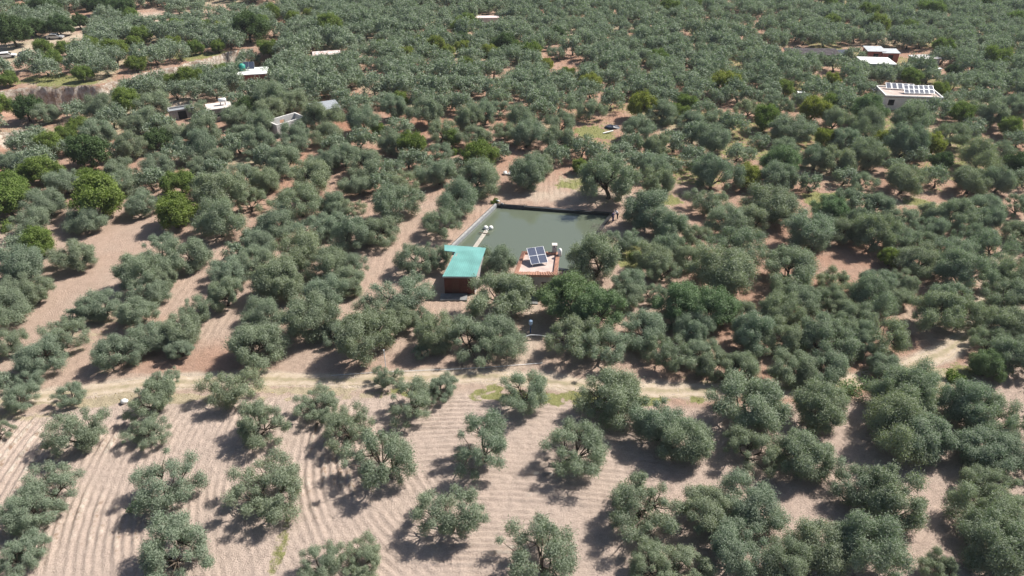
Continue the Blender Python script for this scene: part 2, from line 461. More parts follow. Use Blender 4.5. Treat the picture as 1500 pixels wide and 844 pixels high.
def road(name, pl, width, grassy=.5):
    seg = np.hypot(*(pl[1:] - pl[:-1]).T); s = np.concatenate([[0], np.cumsum(seg)])
    ss = np.arange(0, s[-1], .5)
    k = np.ones(9) / 9
    cx = np.interp(ss, s, pl[:, 0]); cy = np.interp(ss, s, pl[:, 1])
    pad = lambda a: np.convolve(np.pad(a, 8, mode='edge'), np.ones(17) / 17, 'valid')
    cx, cy = pad(cx), pad(cy)
    tx, ty = np.gradient(cx), np.gradient(cy); l = np.hypot(tx, ty); nxv, nyv = -ty / l, tx / l
    off = np.array([-1, -.8, -.55, -.3, -.12, 0, .12, .3, .55, .8, 1.0])
    edge = 1 + .9 * vnoise(ss * .8, ss * 0 + pl[0, 0]) * .5
    edge2 = 1 + .9 * vnoise(ss * .8 + 50, ss * 0 + pl[0, 1]) * .5
    V, T = [], []
    for o in off:
        w = width / 2 * np.where(o < 0, edge, edge2)
        x = cx + nxv * o * w; y = cy + nyv * o * w
        z = ground_h(x, y) + np.where(abs(o) > .9, -.02, .035 - (.05 if .4 < abs(o) < .7 else 0) * .6)
        V.append(np.stack([x, y, z], -1))
        T.append(np.full(len(ss), (grassy if abs(o) < .2 else .42 if abs(o) > .9 else .05 if abs(o) > .4 else .2)))
    V = np.stack(V, 1); T = np.stack(T, 1)
    n, c = V.shape[:2]; idx = np.arange(n * c).reshape(n, c)
    q = np.stack([idx[:-1, :-1], idx[:-1, 1:], idx[1:, 1:], idx[1:, :-1]], -1).reshape(-1, 4)[:, ::-1]
    me = np_mesh(name, V.reshape(-1, 3), quads=q, mats=[M_ROAD], tint=T.ravel(), smooth=True)
    return tag(link_mesh(name, me), kind="structure")
road("dirt_track", TRACK, 2.1, .36)
road("valley_road", FARROAD, 4.5, .1)
road("valley_road", FARROAD2, 3.0, .2)
road("valley_road", FARROAD3, 3.0, .2)

# ------------------------------------------------------------------ reservoir
M_WATER = bpy.data.materials.new("murky_water"); M_WATER.use_nodes = True
_b = M_WATER.node_tree.nodes["Principled BSDF"]
_b.inputs["Base Color"].default_value = (.110, .129, .094, 1); _b.inputs["Roughness"].default_value = .04
_b.inputs["IOR"].default_value = 1.5; _b.inputs["Specular IOR Level"].default_value = .9
_n = M_WATER.node_tree.nodes.new("ShaderNodeTexNoise"); _n.inputs["Scale"].default_value = 2.2; _n.inputs["Detail"].default_value = 4
_tc = M_WATER.node_tree.nodes.new("ShaderNodeTexCoord"); M_WATER.node_tree.links.new(_tc.outputs["Object"], _n.inputs["Vector"])
_bp = M_WATER.node_tree.nodes.new("ShaderNodeBump"); _bp.inputs["Strength"].default_value = .05; _bp.inputs["Distance"].default_value = .05
M_WATER.node_tree.links.new(_n.outputs[0], _bp.inputs["Height"]); M_WATER.node_tree.links.new(_bp.outputs[0], _b.inputs["Normal"])
pc = POND.mean(0)
def inset(poly, d):
    n = len(poly); out = []
    for i in range(n):
        a, b, c = poly[i - 1], poly[i], poly[(i + 1) % n]
        e1 = (b - a) / np.hypot(*(b - a)); e2 = (c - b) / np.hypot(*(c - b))
        n1 = np.array([e1[1], -e1[0]]); n2 = np.array([e2[1], -e2[0]])
        A = np.array([n1, n2]); rhs = np.array([n1 @ b + d, n2 @ b + d])
        out.append(np.linalg.solve(A, rhs))
    return np.array(out)
WL = -0.34
water_poly = inset(POND, .30)
wm = MB().add([(p[0], p[1], WL) for p in inset(POND, .22)], [(3, 2, 1, 0)])
tag(wm.build("reservoir_water", M_WATER), kind="structure")
M_LINER = mat("black_pond_liner", (.022, .023, .026), .45, .5, noise=.3, nscale=2)
M_CONC = mat("weathered_concrete", (.36, .35, .34), .85, .2, noise=.35, nscale=1.6, bump=.3)
M_CONC_D = mat("grey_paving", (.20, .20, .20), .9, .2, noise=.35, nscale=1.2)
res = empty("reservoir_basin", (0, 0, 0), 0, "rectangular irrigation reservoir basin with black liner and pale concrete left kerb", "reservoir")
outer = inset(POND, -.28)
names = ["liner_wall", "liner_wall", "liner_wall", "liner_wall"]
for i in range(4):
    j = (i + 1) % 4
    inn = inset(POND, .24)
    m = MB().prism([outer[i], outer[j], inn[j], inn[i]][::-1], -2.4, .10)
    m.build(names[i], M_LINER, res)
    if i == 3:                                                    # left side: pale concrete kerb
        o2 = inset(POND, -.10)
        k = MB().prism([o2[i], o2[j], inset(POND, .22)[j], inset(POND, .22)[i]][::-1], -.25, .20)
        k.build("kerb", M_CONC, res)
        k = MB().prism([inset(POND, .243)[i], inset(POND, .243)[j], inset(POND, .30)[j], inset(POND, .30)[i]][::-1], -1.2, .2)
        k.build("lining_slab", mat("grey_lining", (.30, .31, .33), .6, .3, noise=.25), res)
MB().prism(list(inset(POND, .24))[::-1], -2.6, -2.4).build("basin_floor", M_LINER, res)

# ------------------------------------------------------------------ plants
def leaves_arrays(centers, radii, per, L, Wd, r, up=.35, tips=.75, tint_sd=.18):
    """leaf sprays: diamonds pointing out of every tuft"""
    V, T = [], []
    for c, rad in zip(centers, radii):
        n = int(per * (rad / np.mean(radii)) ** 2)
        d = r.normal(size=(n, 3)); d /= np.linalg.norm(d, axis=1)[:, None]
        rr = rad * (r.random(n) ** .36) * (1 + .26 * r.normal(size=n).clip(-1, 2.2))
        p = c + d * rr[:, None] * np.array([1, 1, .95])
        sp = r.random(n) < .16                          # stray upright shoots
        p = p + np.where(sp, r.random(n) * rad * .55, 0)[:, None] * np.array([0, 0, 1])
        dirv = d * tips + r.normal(size=(n, 3)) * .55 + np.array([0, 0, up])
        nrm = d * .75 + np.array([0, 0, .55]) + r.normal(size=(n, 3)) * .55
        nrm /= np.linalg.norm(nrm, axis=1)[:, None]
        face = (r.random(n) < .6)[:, None]              # most leaves turn their face outwards and up
        dirv = np.where(face, dirv - nrm * (dirv * nrm).sum(1)[:, None], dirv)
        dirv /= np.linalg.norm(dirv, axis=1)[:, None] + 1e-9
        side = np.where(face, np.cross(nrm, dirv), np.cross(dirv, r.normal(size=(n, 3))))
        side /= np.linalg.norm(side, axis=1)[:, None] + 1e-9
        l = L * (.6 + .8 * r.random(n))[:, None]; w = Wd * (.6 + .8 * r.random(n))[:, None]
        V.append(np.stack([p - dirv * l * .5, p + side * w * .5, p + dirv * l * .5, p - side * w * .5], 1))
        t = .28 + r.normal() * .12 + r.normal(size=n) * tint_sd
        T.append(np.repeat(t[:, None], 4, 1))
    V = np.concatenate(V); T = np.concatenate(T)
    n = len(V)
    return V.reshape(-1, 3), np.arange(n * 4).reshape(n, 4), T.ravel()

def skeleton(r, nt, R, Hc, Rz, zlow, trunk_h, lean):
    """tuft centres, radii and the limbs under them"""
    C = []
    tries = 0
    while len(C) < nt and tries < 8000:
        tries += 1
        d = r.normal(size=3); d /= np.linalg.norm(d)
        if d[2] < zlow: continue
        k = r.uniform(.30, 1.08) ** .5
        c = np.array([d[0] * R * k, d[1] * R * k, Hc + d[2] * Rz * k])
        if all(np.linalg.norm((c - o) / np.array([1, 1, .8])) > R * .29 for o in C): C.append(c)
        elif tries > 5000 and r.random() < .2: C.append(c)
    C = np.array(C)
    lop = 1 + .27 * np.cos(np.arctan2(C[:, 1], C[:, 0]) - r.uniform(0, 6.28)) + .15 * np.cos(2 * np.arctan2(C[:, 1], C[:, 0]) - r.uniform(0, 6.28))
    C[:, :2] *= lop[:, None]
    top = np.array([lean[0], lean[1], trunk_h])
    nl = r.integers(4, 6)
    ang = np.sort(r.uniform(0, 6.28) + np.arange(nl) * 6.28 / nl + r.normal(size=nl) * .25)
    limbs = []
    az = np.arctan2(C[:, 1] - top[1], C[:, 0] - top[0])
    own = np.argmin(np.abs(np.angle(np.exp(1j * (az[:, None] - ang[None])))), 1)
    tw = [(0, 0, -.25), (lean[0] * .25 + r.normal() * .05, lean[1] * .25 + r.normal() * .05, trunk_h * .45), tuple(top)]
    limbs.append((tw, [.30, .21, .19]))
    for k in range(nl):
        mem = C[own == k]
        if not len(mem): continue
        e = top + (mem.mean(0) - top) * .62
        m = top + (e - top) * .5 + r.normal(size=3) * .18
        limbs.append(([tuple(top), tuple(m), tuple(e)], [.13, .09, .06]))
        for c in mem:
            b = e if r.random() < .7 else m
            mm = (b + c) / 2 + r.normal(size=3) * .15
            limbs.append(([tuple(b), tuple(mm), tuple(c)], [.06, .04, .012]))
    return C, limbs

def tree_variant(name, seed, nt, per, R, Hc, Rz, zlow, trunk_h, tuft, L, Wd, m_leaf, up=.35, tips=.75, tint=.18, sides=6):
    r = np.random.default_rng(seed)
    lean = r.normal(size=2) * .25
    C, limbs = skeleton(r, nt, R, Hc, Rz, zlow, trunk_h, lean)
    rad = r.uniform(tuft[0], tuft[1], len(C))
    v, q, t = leaves_arrays(C, rad, per, L, Wd, r, up, tips, tint)
    crown = np_mesh(name + "_crown", v, quads=q, mats=[m_leaf], tint=t)
    tb = MB()
    for pts, rr in limbs: tb.tube(pts, rr, sides)
    tr = bpy.data.meshes.new(name + "_trunk"); tr.from_pydata(tb.v, [], tb.f); tr.materials.append(M_BARK)
    for p in tr.polygons: p.use_smooth = True
    return crown, tr, 2 * R * 1.08            # nominal crown width

DENSE = [tree_variant("dense_olive", 100 + i, 37, 1150, 2.5, 2.15, 1.8, -.75, .7, (.40, .88), .18, .046, M_OLIVE, tint=.11) for i in range(9)]
OPEN = [tree_variant("open_olive", 200 + i, [30, 35, 40][i % 3], 720, 2.75, 2.0, 1.55, -.75, .6, (.32, .74), .18, .041, M_OLIVE, up=.30, tint=.11) for i in range(8)]
FRESH = [tree_variant("fresh_olive", 300 + i, 46, 900, 2.6, 2.5, 2.1, -.75, .7, (.45, .88), .20, .062, M_OLIVEG, tint=.12) for i in range(3)]
GREENV = {k: [tree_variant("leafy_" + k, 400 + 10 * j + i, 46, 420, 2.35, 2.5, 2.0, -.65, 1.0, (.5, .85), .22, .12, m, up=.2, tips=.5) for i in range(3)]
          for j, (k, m) in enumerate((("g", M_GREEN), ("d", M_DARKG), ("y", M_YELLOW)))}

OL = """
470,588,68 503,622,80 604,580,86 563,669,117 710,649,103 660,749,113 775,572,80 851,649,104 899,582,86 797,813,127 934,732,112 966,625,74 1006,650,74 948,828,75
473,824,66 531,820,74 23,578,58 104,572,50 110,632,90 224,582,74 217,625,68 338,562,86 376,618,84 234,705,110 398,712,116 66,712,92 30,748,86 30,808,76 247,802,122 -4,632,40
1110,592,98 1197,597,80 1100,655,80 1180,672,84 1037,749,78 1100,742,84 1077,809,80 1010,826,84 1207,806,84 1262,710,90 1300,735,90 1264,802,96 1318,628,88 1353,645,84 1320,580,78 1411,594,72 1451,608,80 1438,662,76 1481,662,70 1451,712,76 1451,764,82 1487,749,70 1468,812,98 1384,834,60 1150,838,70
13,448,60 50,431,48 142,450,54 93,490,62 107,462,26 55,522,60 15,500,50 46,552,45 7,557,32 167,515,58 195,460,50 217,430,50 222,492,55 233,552,50
330,432,50 295,452,50 268,485,55 263,508,42 385,463,54 372,500,78 403,412,66 455,470,72 475,433,60 490,483,42
530,497,76 555,453,68 580,470,46 592,426,88 622,466,46 640,495,60 690,490,84 735,490,66 741,429,82 617,515,24 567,550,46 645,562,56
842,492,80 886,504,78 945,480,66 975,515,66 922,432,46 957,430,40 990,470,42
1090,458,42 1143,460,56 1180,442,56 1150,432,42 1218,435,42 1105,490,60 1147,498,60 1200,495,68 1233,485,45 1015,487,50 1022,513,46 1045,535,50 1088,543,50 1165,542,66 1213,540,60 1238,455,40
1280,435,56 1315,435,42 1262,463,46 1300,488,76 1258,488,46 1260,508,40 1392,433,60 1373,458,66 1417,462,60 1482,432,60 1483,475,60 1462,478,46 1450,502,50 1483,527,60 1292,535,48 1330,572,74
72,298,52 50,325,50 207,300,48 125,327,46 115,375,58 30,360,36 33,392,62 235,365,60 200,402,66 240,410,42 17,420,45
318,290,64 367,295,48 320,328,64 400,327,56 440,295,68 370,345,32 382,355,50 367,380,58 340,397,52 345,373,32 278,377,58 463,335,58 490,328,42 440,370,70 482,390,56 410,407,64 488,302,42
510,303,46 577,300,66 675,295,54 643,322,62 520,345,56 552,340,50 515,385,56 508,412,50 603,378,58 643,377,44 737,366,52 728,385,46
875,381,74 916,350,52 950,306,74 985,335,50 958,380,56 978,365,42 972,393,50 922,412,46
1068,320,56 1103,318,52 1133,298,70 1017,340,44 1087,358,76 1063,395,84 1160,390,76 1192,337,72 1230,408,50 1005,375,42 1233,335,46 1040,290,58 1237,290,46
1287,300,42 1262,297,36 1325,317,52 1365,315,40 1370,333,42 1398,312,52 1425,320,36 1445,303,44 1450,323,42 1280,345,60 1262,325,40 1320,350,46 1340,378,60 1305,375,30 1357,348,50 1405,365,56 1455,358,70 1430,345,50 1408,400,72 1380,388,36 1283,412,52 1322,412,42 1483,408,52 1492,300,46 1492,340,42
67,165,38 107,160,36 147,158,42 225,150,44 163,175,36 145,197,48 95,218,30 195,183,40 217,178,38 238,185,36 188,217,42 172,225,30 170,250,46 15,240,40 93,267,52 182,272,45 222,267,36 235,243,46
258,195,40 297,195,42 292,218,46 290,158,38 345,175,40 328,215,40 322,232,38 357,195,38 350,213,36 290,247,38 315,248,36 297,268,40 357,255,58 340,272,40 378,223,38 383,208,40 385,187,38 428,212,50 417,235,52 436,199,40 390,235,36 393,267,42 470,174,46 482,197,42 482,237,46 458,262,58 343,150,36 400,150,44 428,152,40 393,163,44 495,215,32 305,177,30
510,160,30 530,158,34 562,147,30 578,163,38 528,180,46 583,190,36 628,170,42 620,147,36 637,155,34 678,153,36 710,170,40 733,157,38 527,208,36 572,212,42 645,192,46 685,180,38 700,200,44 740,190,38 647,220,40 732,222,32 535,240,56 550,252,36 505,232,40 598,235,34 618,238,32 578,247,32 643,253,50 703,260,62 587,267,50 525,272,42 558,272,36 668,243,30
765,177,38 770,197,50 792,165,34 822,178,52 865,160,46 818,153,36 790,148,38 895,148,38 973,165,42 932,188,44 823,207,42 812,227,34 790,240,46 775,257,56 853,218,38 873,223,34 908,220,36 893,263,78 930,210,30 958,215,40 987,207,38 940,233,38 958,247,40 983,240,36 967,270,46 912,235,32
1015,177,42 1055,175,46 1095,158,40 1145,153,42 1158,187,58 1222,177,40 1237,155,36 1235,202,40 1045,203,50 1070,185,36 1080,222,38 1017,227,38 1115,205,28 1145,217,40 1043,257,58 1143,263,54 1195,233,42 1230,237,48 1238,257,36 1187,270,32
1275,185,46 1330,178,50 1340,160,38 1373,163,36 1398,195,50 1425,193,32 1455,168,50 1483,160,42 1323,212,50 1340,222,36 1270,228,50 1438,230,50 1470,217,40 1492,205,32 1265,263,42 1325,263,54 1423,263,54 1462,267,42 1493,263,32
"""
OL = [tuple(map(float, s.split(','))) for s in OL.split()]
FR = [(836, 436, 78), (872, 455, 76), (1003, 441, 68), (1044, 454, 70), (1142, 237, 56), (1268, 163, 48), (1215, 308, 46), (1445, 538, 46)]
GR = """10,293,62,g 145,288,72,g 255,312,58,g 60,360,46,g 38,160,40,d 8,185,44,g 70,210,40,g 93,193,26,g 115,183,28,g 180,148,38,g 128,223,56,d 228,205,36,d 58,250,50,g 130,265,36,g 163,277,34,g 15,277,46,g 263,268,40,g 363,160,30,d
587,150,24,g 552,192,22,g 607,213,38,g 660,202,28,g 703,230,46,g 938,158,38,y 992,165,26,g 848,242,24,g 1008,153,28,g 1120,175,38,g 1190,163,40,y 1215,152,30,g 1207,203,28,y 1093,257,40,y 1410,168,36,g 1480,188,34,g 1367,213,34,y 1382,237,30,d 1492,243,38,d 1295,205,26,y 1305,378,30,g
17,48,46,d 48,40,30,d 85,38,32,d 115,32,22,d 62,68,28,g 95,70,26,g 75,85,30,g 130,68,28,g 160,73,30,g 205,52,28,g 195,65,24,g 120,110,24,g 180,105,32,g 205,118,28,g 12,115,26,g 30,15,26,d 60,12,30,d 150,8,30,d 180,12,30,d 135,5,22,d 190,25,24,g 75,14,24,d 166,16,22,d
258,40,22,g 300,38,24,g 325,42,22,y 365,52,46,d 385,35,24,g 400,20,26,g 480,38,38,g 430,28,22,g 455,22,16,y 395,72,30,g 275,112,34,g 258,118,28,g 325,105,26,g 350,106,22,g 285,72,22,g 320,70,20,g 252,65,20,g
672,42,28,g 685,32,26,g 676,55,22,d 595,78,26,y 610,62,24,g 640,68,26,y 655,78,20,y 680,70,22,y 683,95,28,g 717,78,28,y 740,65,32,d 558,68,22,g 812,52,24,d 752,70,24,g 778,75,28,g 800,93,18,y 830,105,20,g 868,120,30,y 965,85,26,g 980,10,24,g
1018,5,20,g 1066,122,42,y 1220,32,26,g 1215,5,20,g 1150,128,26,g 1220,120,22,y 1190,118,20,g 1270,18,24,g 1285,40,30,y 1365,15,32,g 1332,40,24,g 1380,72,26,g 1455,87,36,g 1490,30,24,g 1450,3,28,g 1375,132,24,g 1395,103,20,d 1332,112,28,g"""
GR = [(float(a), float(b), float(c), d) for a, b, c, d in (s.split(',') for s in GR.split())]

ORD = ["", "first", "second", "third", "fourth", "fifth", "sixth", "seventh", "eighth", "ninth", "tenth", "eleventh", "twelfth", "thirteenth",
       "fourteenth", "fifteenth", "sixteenth", "seventeenth", "eighteenth", "nineteenth", "twentieth"]
def zone(x, y):
    if y > 600 and x < 955: return "ploughed field"
    if y > 528 and x < 1000 and not (x < 260 and y < 548) : return "trackside line"
    if y > 552: return "lower right grove"
    if y > 282: return "left lane grove" if x < 500 else "hut grove" if x < 1000 else "right grove"
    return "upper left grove" if x < 500 else "red-soil grove" if x < 1000 else "upper right grove"
CUSTOM = {
    (797, 813): "open olive with thick bare forked trunk at the bottom of the ploughed field",
    (660, 749): "round open olive with branching limbs alone in the middle of the ploughed field",
    (563, 669): "very broad olive with bare upper limbs, left of centre in the ploughed field",
    (398, 712): "wide olive with green weeds growing below it in the ploughed field",
    (592, 426): "broad dense olive in front of the green roofed shed, left of its brown wall",
    (741, 429): "dense round olive between the brown shed wall and the hut door",
    (737, 366): "olive at the reservoir edge between green roof and solar panels",
    (728, 385): "small olive squeezed between the green roof and the terracotta hut",
    (643, 377): "olive touching the left edge of the green roof",
    (603, 378): "olive standing left of the green roofed shed beside the bare lane",
    (875, 381): "broad olive overhanging the right front corner of the reservoir",
    (916, 350): "olive in front of the two people at the reservoir corner",
    (643, 322): "round olive left of the reservoir's concrete kerb",
    (675, 295): "olive with visible trunk beside the reservoir's back left corner",
    (893, 263): "very wide olive behind the back right edge of the reservoir",
    (775, 257): "dark olive behind the back left edge of the reservoir beside white rubble",
    (950, 306): "broad olive behind the two people at the reservoir",
    (440, 370): "olive with a bare leaning trunk in the left lane grove",
    (604, 580): "olive with a long bare limb on the trackside above the grass verge",
    (470, 174): "olive just right of the roofless white block hut",
    (770, 197): "flat-topped olive with dark trunk on open red soil past the reservoir",
    (1330, 178): "olive in front of the white house with many solar panels",
}
def build_labels(items, kindword):
    """one label for each tree: by zone, row counted from the camera, place in that row"""
    zs = {}
    for i, it in enumerate(items): zs.setdefault(zone(it[0], it[1]), []).append(i)
    out = {}
    for z, idx in zs.items():
        idx.sort(key=lambda i: -items[i][1])
        nrow = max(1, round(len(idx) / 9)); chunks = np.array_split(np.array(idx), nrow)
        for k, ch in enumerate(chunks):
            for j, i in enumerate(sorted(ch, key=lambda i: items[i][0])):
                row = "nearest row" if k == 0 else f"{ORD[k + 1]} nearest row"
                side = f"{ORD[j + 1]} from left" if len(ch) > 1 else "alone"
                out[i] = f"{kindword(items[i])}, {side} in the {row} of the {z}"
    return out

def tree_size(x, y, w, frac):
    Wm = w * DEPTH(y) / FPX
    p = P(x, y, frac * Wm)
    Wm = w * DEPTH(y, frac * Wm) / FPX
    h = float(height0(p[0], p[1]))
    if abs(h) > .8:
        p = P(x, y, frac * Wm + h)
        h = float(height0(p[0], p[1]))
    return p[0], p[1], h, Wm

def plant(name, var, x, y, z, s, rz, label, cat, group, sz=1.0):
    e = empty(name, (x, y, z), rz, label, cat, group)
    e.scale = (s, s, s * sz)
    link_mesh("trunk", var[1], e); link_mesh("crown", var[0], e)
    return e

# the 300 olives that show largest are things, smaller ones join the far grove
order = sorted(range(len(OL)), key=lambda i: -OL[i][2])
keep = sorted(order[:300]); rest = order[300:]
olives = [OL[i] for i in keep]
def olive_word(it):
    Wm = it[2] * DEPTH(it[1]) / FPX
    size = "broad " if Wm > 6.9 else "small " if Wm < 4.9 else ""
    open_ = it[1] > 600 and it[0] < 955
    return size + ("open olive" if open_ else "dense olive")
labels = build_labels(olives, olive_word)
for i, (x, y, w) in enumerate(olives):
    X, Y, Z, Wm = tree_size(x, y, w, .36)
    near = (y > 600 and x < 955) or (y > 535 and x < 800)
    var = random.choice(OPEN if near or random.random() < .22 else DENSE)
    lab = CUSTOM.get((int(x), int(y)), labels[i])
    plant("olive_tree", var, X, Y, Z - .03, Wm / var[2] * random.uniform(1.02, 1.10) * (.93 if near else 1), random.uniform(0, 6.28), lab, "olive tree",
          "olive trees of the grove", random.uniform(.82, 1.14))
FRL = ["bright green bushy tree in front of the terracotta edged hut", "bright green tree just below the bushy tree by the hut",
       "fresh green tree right of the huts, left of a touching twin", "fresh green tree right of the huts, right of a touching twin", "fresh green tree in the upper right grove above a yellowish bush",
       "fresh green tree below the white house's left end", "light green tree beside weedy ground in the right grove", "deep green tree at the bend of the dirt track"]
for (x, y, w), lab in zip(FR, FRL):
    X, Y, Z, Wm = tree_size(x, y, w, .40)
    var = random.choice(FRESH)
    plant("leafy_tree", var, X, Y, Z - .03, Wm / var[2], random.uniform(0, 6.28), lab, "tree", "green leafy trees among the olives")
GW = {"g": "bright green tree", "d": "dark green tree", "y": "yellow-green tree"}
def zone_g(x, y):
    if y > 280: return "left grove" if x < 500 else "right grove"
    if y > 138: return "upper left grove" if x < 500 else "red-soil grove" if x < 1000 else "upper right grove"
    if x < 230 and y < 58: return "far valley"
    if x < 500: return "ravine orchard"
    return "far central grove" if x < 1000 else "far right grove"
_z = zone; zone = zone_g
glab = build_labels(GR, lambda it: GW[it[3]])
zone = _z
for i, (x, y, w, k) in enumerate(GR):
    X, Y, Z, Wm = tree_size(x, y, w, .42)
    var = random.choice(GREENV[k])
    plant("leafy_tree", var, X, Y, Z - .03, Wm / var[2], random.uniform(0, 6.28), glab[i], "tree", "green leafy trees among the olives", random.uniform(.9, 1.12))

# ------------------------------------------------------------------ the far olives: one mass
def lod(seed, nt, per, R, Hc, Rz, tuft, L, Wd):
    r = np.random.default_rng(seed)
    C, limbs = skeleton(r, nt, R, Hc, Rz, -.6, .7, r.normal(size=2) * .2)
    v, q, t = leaves_arrays(C, r.uniform(*tuft, len(C)), per, L, Wd, r)
    tb = MB(); tb.tube(*limbs[0], 5)
    for l in limbs[1:6]: tb.tube(*l, 4)
    f = [p for p in tb.f if len(p) == 4]
    return v, q, t, np.array(tb.v), np.array(f)
LODS = [lod(600 + i, 28, 105, 2.5, 2.15, 1.65, (.55, .9), .42, .14) for i in range(7)]
far = [tree_size(*OL[i], .36) for i in rest]
CLEAR = [(60, 70, 70, 18), (20, 75, 60, 20), (170, 25, 30, 6), (75, 24, 90, 5), (420, 175, 32, 16), (322, 158, 22, 12), (372, 108, 26, 14), (480, 80, 22, 9), (480, 158, 26, 10), (265, 155, 20, 10), (397, 62, 10, 6),
         (1285, 92, 32, 12), (1330, 140, 56, 15), (1290, 76, 26, 8), (1355, 85, 22, 8), (1370, 108, 10, 8), (1200, 78, 46, 9), (1174, 138, 8, 10), (712, 26, 20, 5), (675, 21, 10, 5), (1085, 35, 18, 9), (1105, 55, 24, 5), (1025, 42, 22, 5),
         (1125, 40, 5, 8), (545, 128, 12, 6), (640, 132, 20, 5), (870, 105, 14, 5), (900, 122, 10, 6), (340, 14, 30, 9), (410, 12, 40, 6), (640, 20, 25, 6), (100, 118, 26, 7), (1440, 12, 10, 4), (1320, 105, 40, 6), (1255, 75, 60, 6), (560, 118, 40, 4), (290, 105, 60, 10), (20, 128, 160, 14),
         (90, 60, 14, 9), (215, 25, 14, 10), (1395, 125, 14, 8)]
def clear(x, y):
    for px, py, rx, ry in CLEAR:
        c = P(px, py); t = DEPTH(py); ax = rx * t / FPX; ay = abs(P(px, py - ry)[1] - P(px, py + ry)[1]) / 2
        if ((x - c[0]) / ax) ** 2 + ((y - c[1]) / ay) ** 2 < 1: return True
    return False
VIEWS = [(370, 24, 90, 131), (478, 22, 70, 92), (1286, 30, 76, 99), (1331, 56, 118, 150), (1290, 24, 62, 80), (1355, 20, 74, 93), (1228, 16, 74, 92), (1190, 34, 66, 84), (418, 28, 160, 186), (322, 20, 144, 166),
         (478, 24, 146, 168), (713, 19, 16, 31), (11, 14, 74, 92), (40, 12, 74, 92), (82, 14, 50, 62), (398, 9, 52, 68), (1174, 9, 128, 143), (1371, 9, 100, 116), (90, 75, 122, 150), (265, 16, 146, 166)]   # open yards in front of the buildings
taken = np.array([tree_size(a, b, c, .4)[:2] for a, b, c, *_ in OL + FR + GR])
Y0 = P(750, 300)[1]
def to_px(x, y, z=0.0):
    dz = z - H; f = y * CP - dz * SP
    return 750 + x / f * FPX, 422 - (y * SP + dz * CP) / f * FPX
sp_y = 5.2
row = 0; yy = Y0
while yy < 372:
    hw = (yy * CP + H * SP) * (750 / FPX) + 8
    xx = -hw + random.uniform(0, 5)
    while xx < hw:
        x = xx + random.gauss(0, .9); y = yy + random.gauss(0, 1.0)
        px, py = to_px(x, y, 2.0)
        valley = px < 330 - py * 1.5 and py < 62
        thin = .7 if valley else (.93 if px < 500 else .95)
        gap = 3.6
        if py > 138:
            if 500 < px < 1000 and py > 150: thin = .0
            elif py > 150: gap = 4.3; thin = .75 if px > 1000 else .55
            if py > 278: thin = 0
        ok = random.random() < thin and not clear(x, y) and np.min(np.hypot(taken[:, 0] - x, taken[:, 1] - y)) > gap
        if ok and any(abs(px - a) < b and c < py < d for a, b, c, d in VIEWS): ok = False
        if ok:
            for rd in (FARROAD, FARROAD2, FARROAD3):
                if seg_dist(np.array(x), np.array(y), rd)[0] < 4.5: ok = False
            if float(height0(x, y)) < -1.6 and random.random() < .8: ok = False
        if ok: far.append((x, y, float(height0(x, y)), random.uniform(4.6, 6.6) * (.9 if px > 700 else 1.0) * (.85 if py > 138 else 1)))
        xx += random.uniform(4.9, 5.9)
    yy += sp_y; row += 1
yy = 30.0
while yy < Y0 + 60:                                              # the groves go on beyond both sides of the view
    hw = (yy * CP + H * SP) * (750 / FPX) + 5.5
    for sgn in (-1, 1):
        for k in range(4):
            x = sgn * (hw + k * 6.4 + random.uniform(-.8, .8)); y = yy + random.uniform(-1, 1)
            if np.min(np.hypot(taken[:, 0] - x, taken[:, 1] - y)) > 4.5 and seg_dist(np.array(x), np.array(y), TRACK)[0] > 4 and random.random() < .85:
                far.append((x, y, float(height0(x, y)), random.uniform(5, 6.3)))
    yy += 6.6
VV, QQ, TT, MI = [], [], [], []; base = 0
for (x, y, z, Wm) in far:
    v, q, t, bv, bf = random.choice(LODS)
    s = Wm / 4.85; a = random.uniform(0, 6.28); ca, sa = math.cos(a), math.sin(a); tz = random.uniform(.85, 1.12)
    R = np.array([[ca, -sa, 0], [sa, ca, 0], [0, 0, tz]]) * s
    o = np.array([x, y, z])
    VV += [v @ R.T + o, bv @ R.T + o]
    QQ += [q + base, bf + base + len(v)]; base += len(v) + len(bv)
    tt = random.gauss(.22, .13)
    TT += [t + tt, np.zeros(len(bv))]
    MI += [np.zeros(len(q), int), np.ones(len(bf), int)]
fm = np_mesh("olive_grove", np.concatenate(VV), quads=np.concatenate(QQ), mats=[M_OLIVEF, M_BARK], midx=np.concatenate(MI), tint=np.concatenate(TT))
tag(link_mesh("far_olive_grove", fm), "distant mass of grey-green olives filling the slope towards the top of the view", "olive grove", None, "stuff")
print("individual olives", len(olives), "far", len(far))

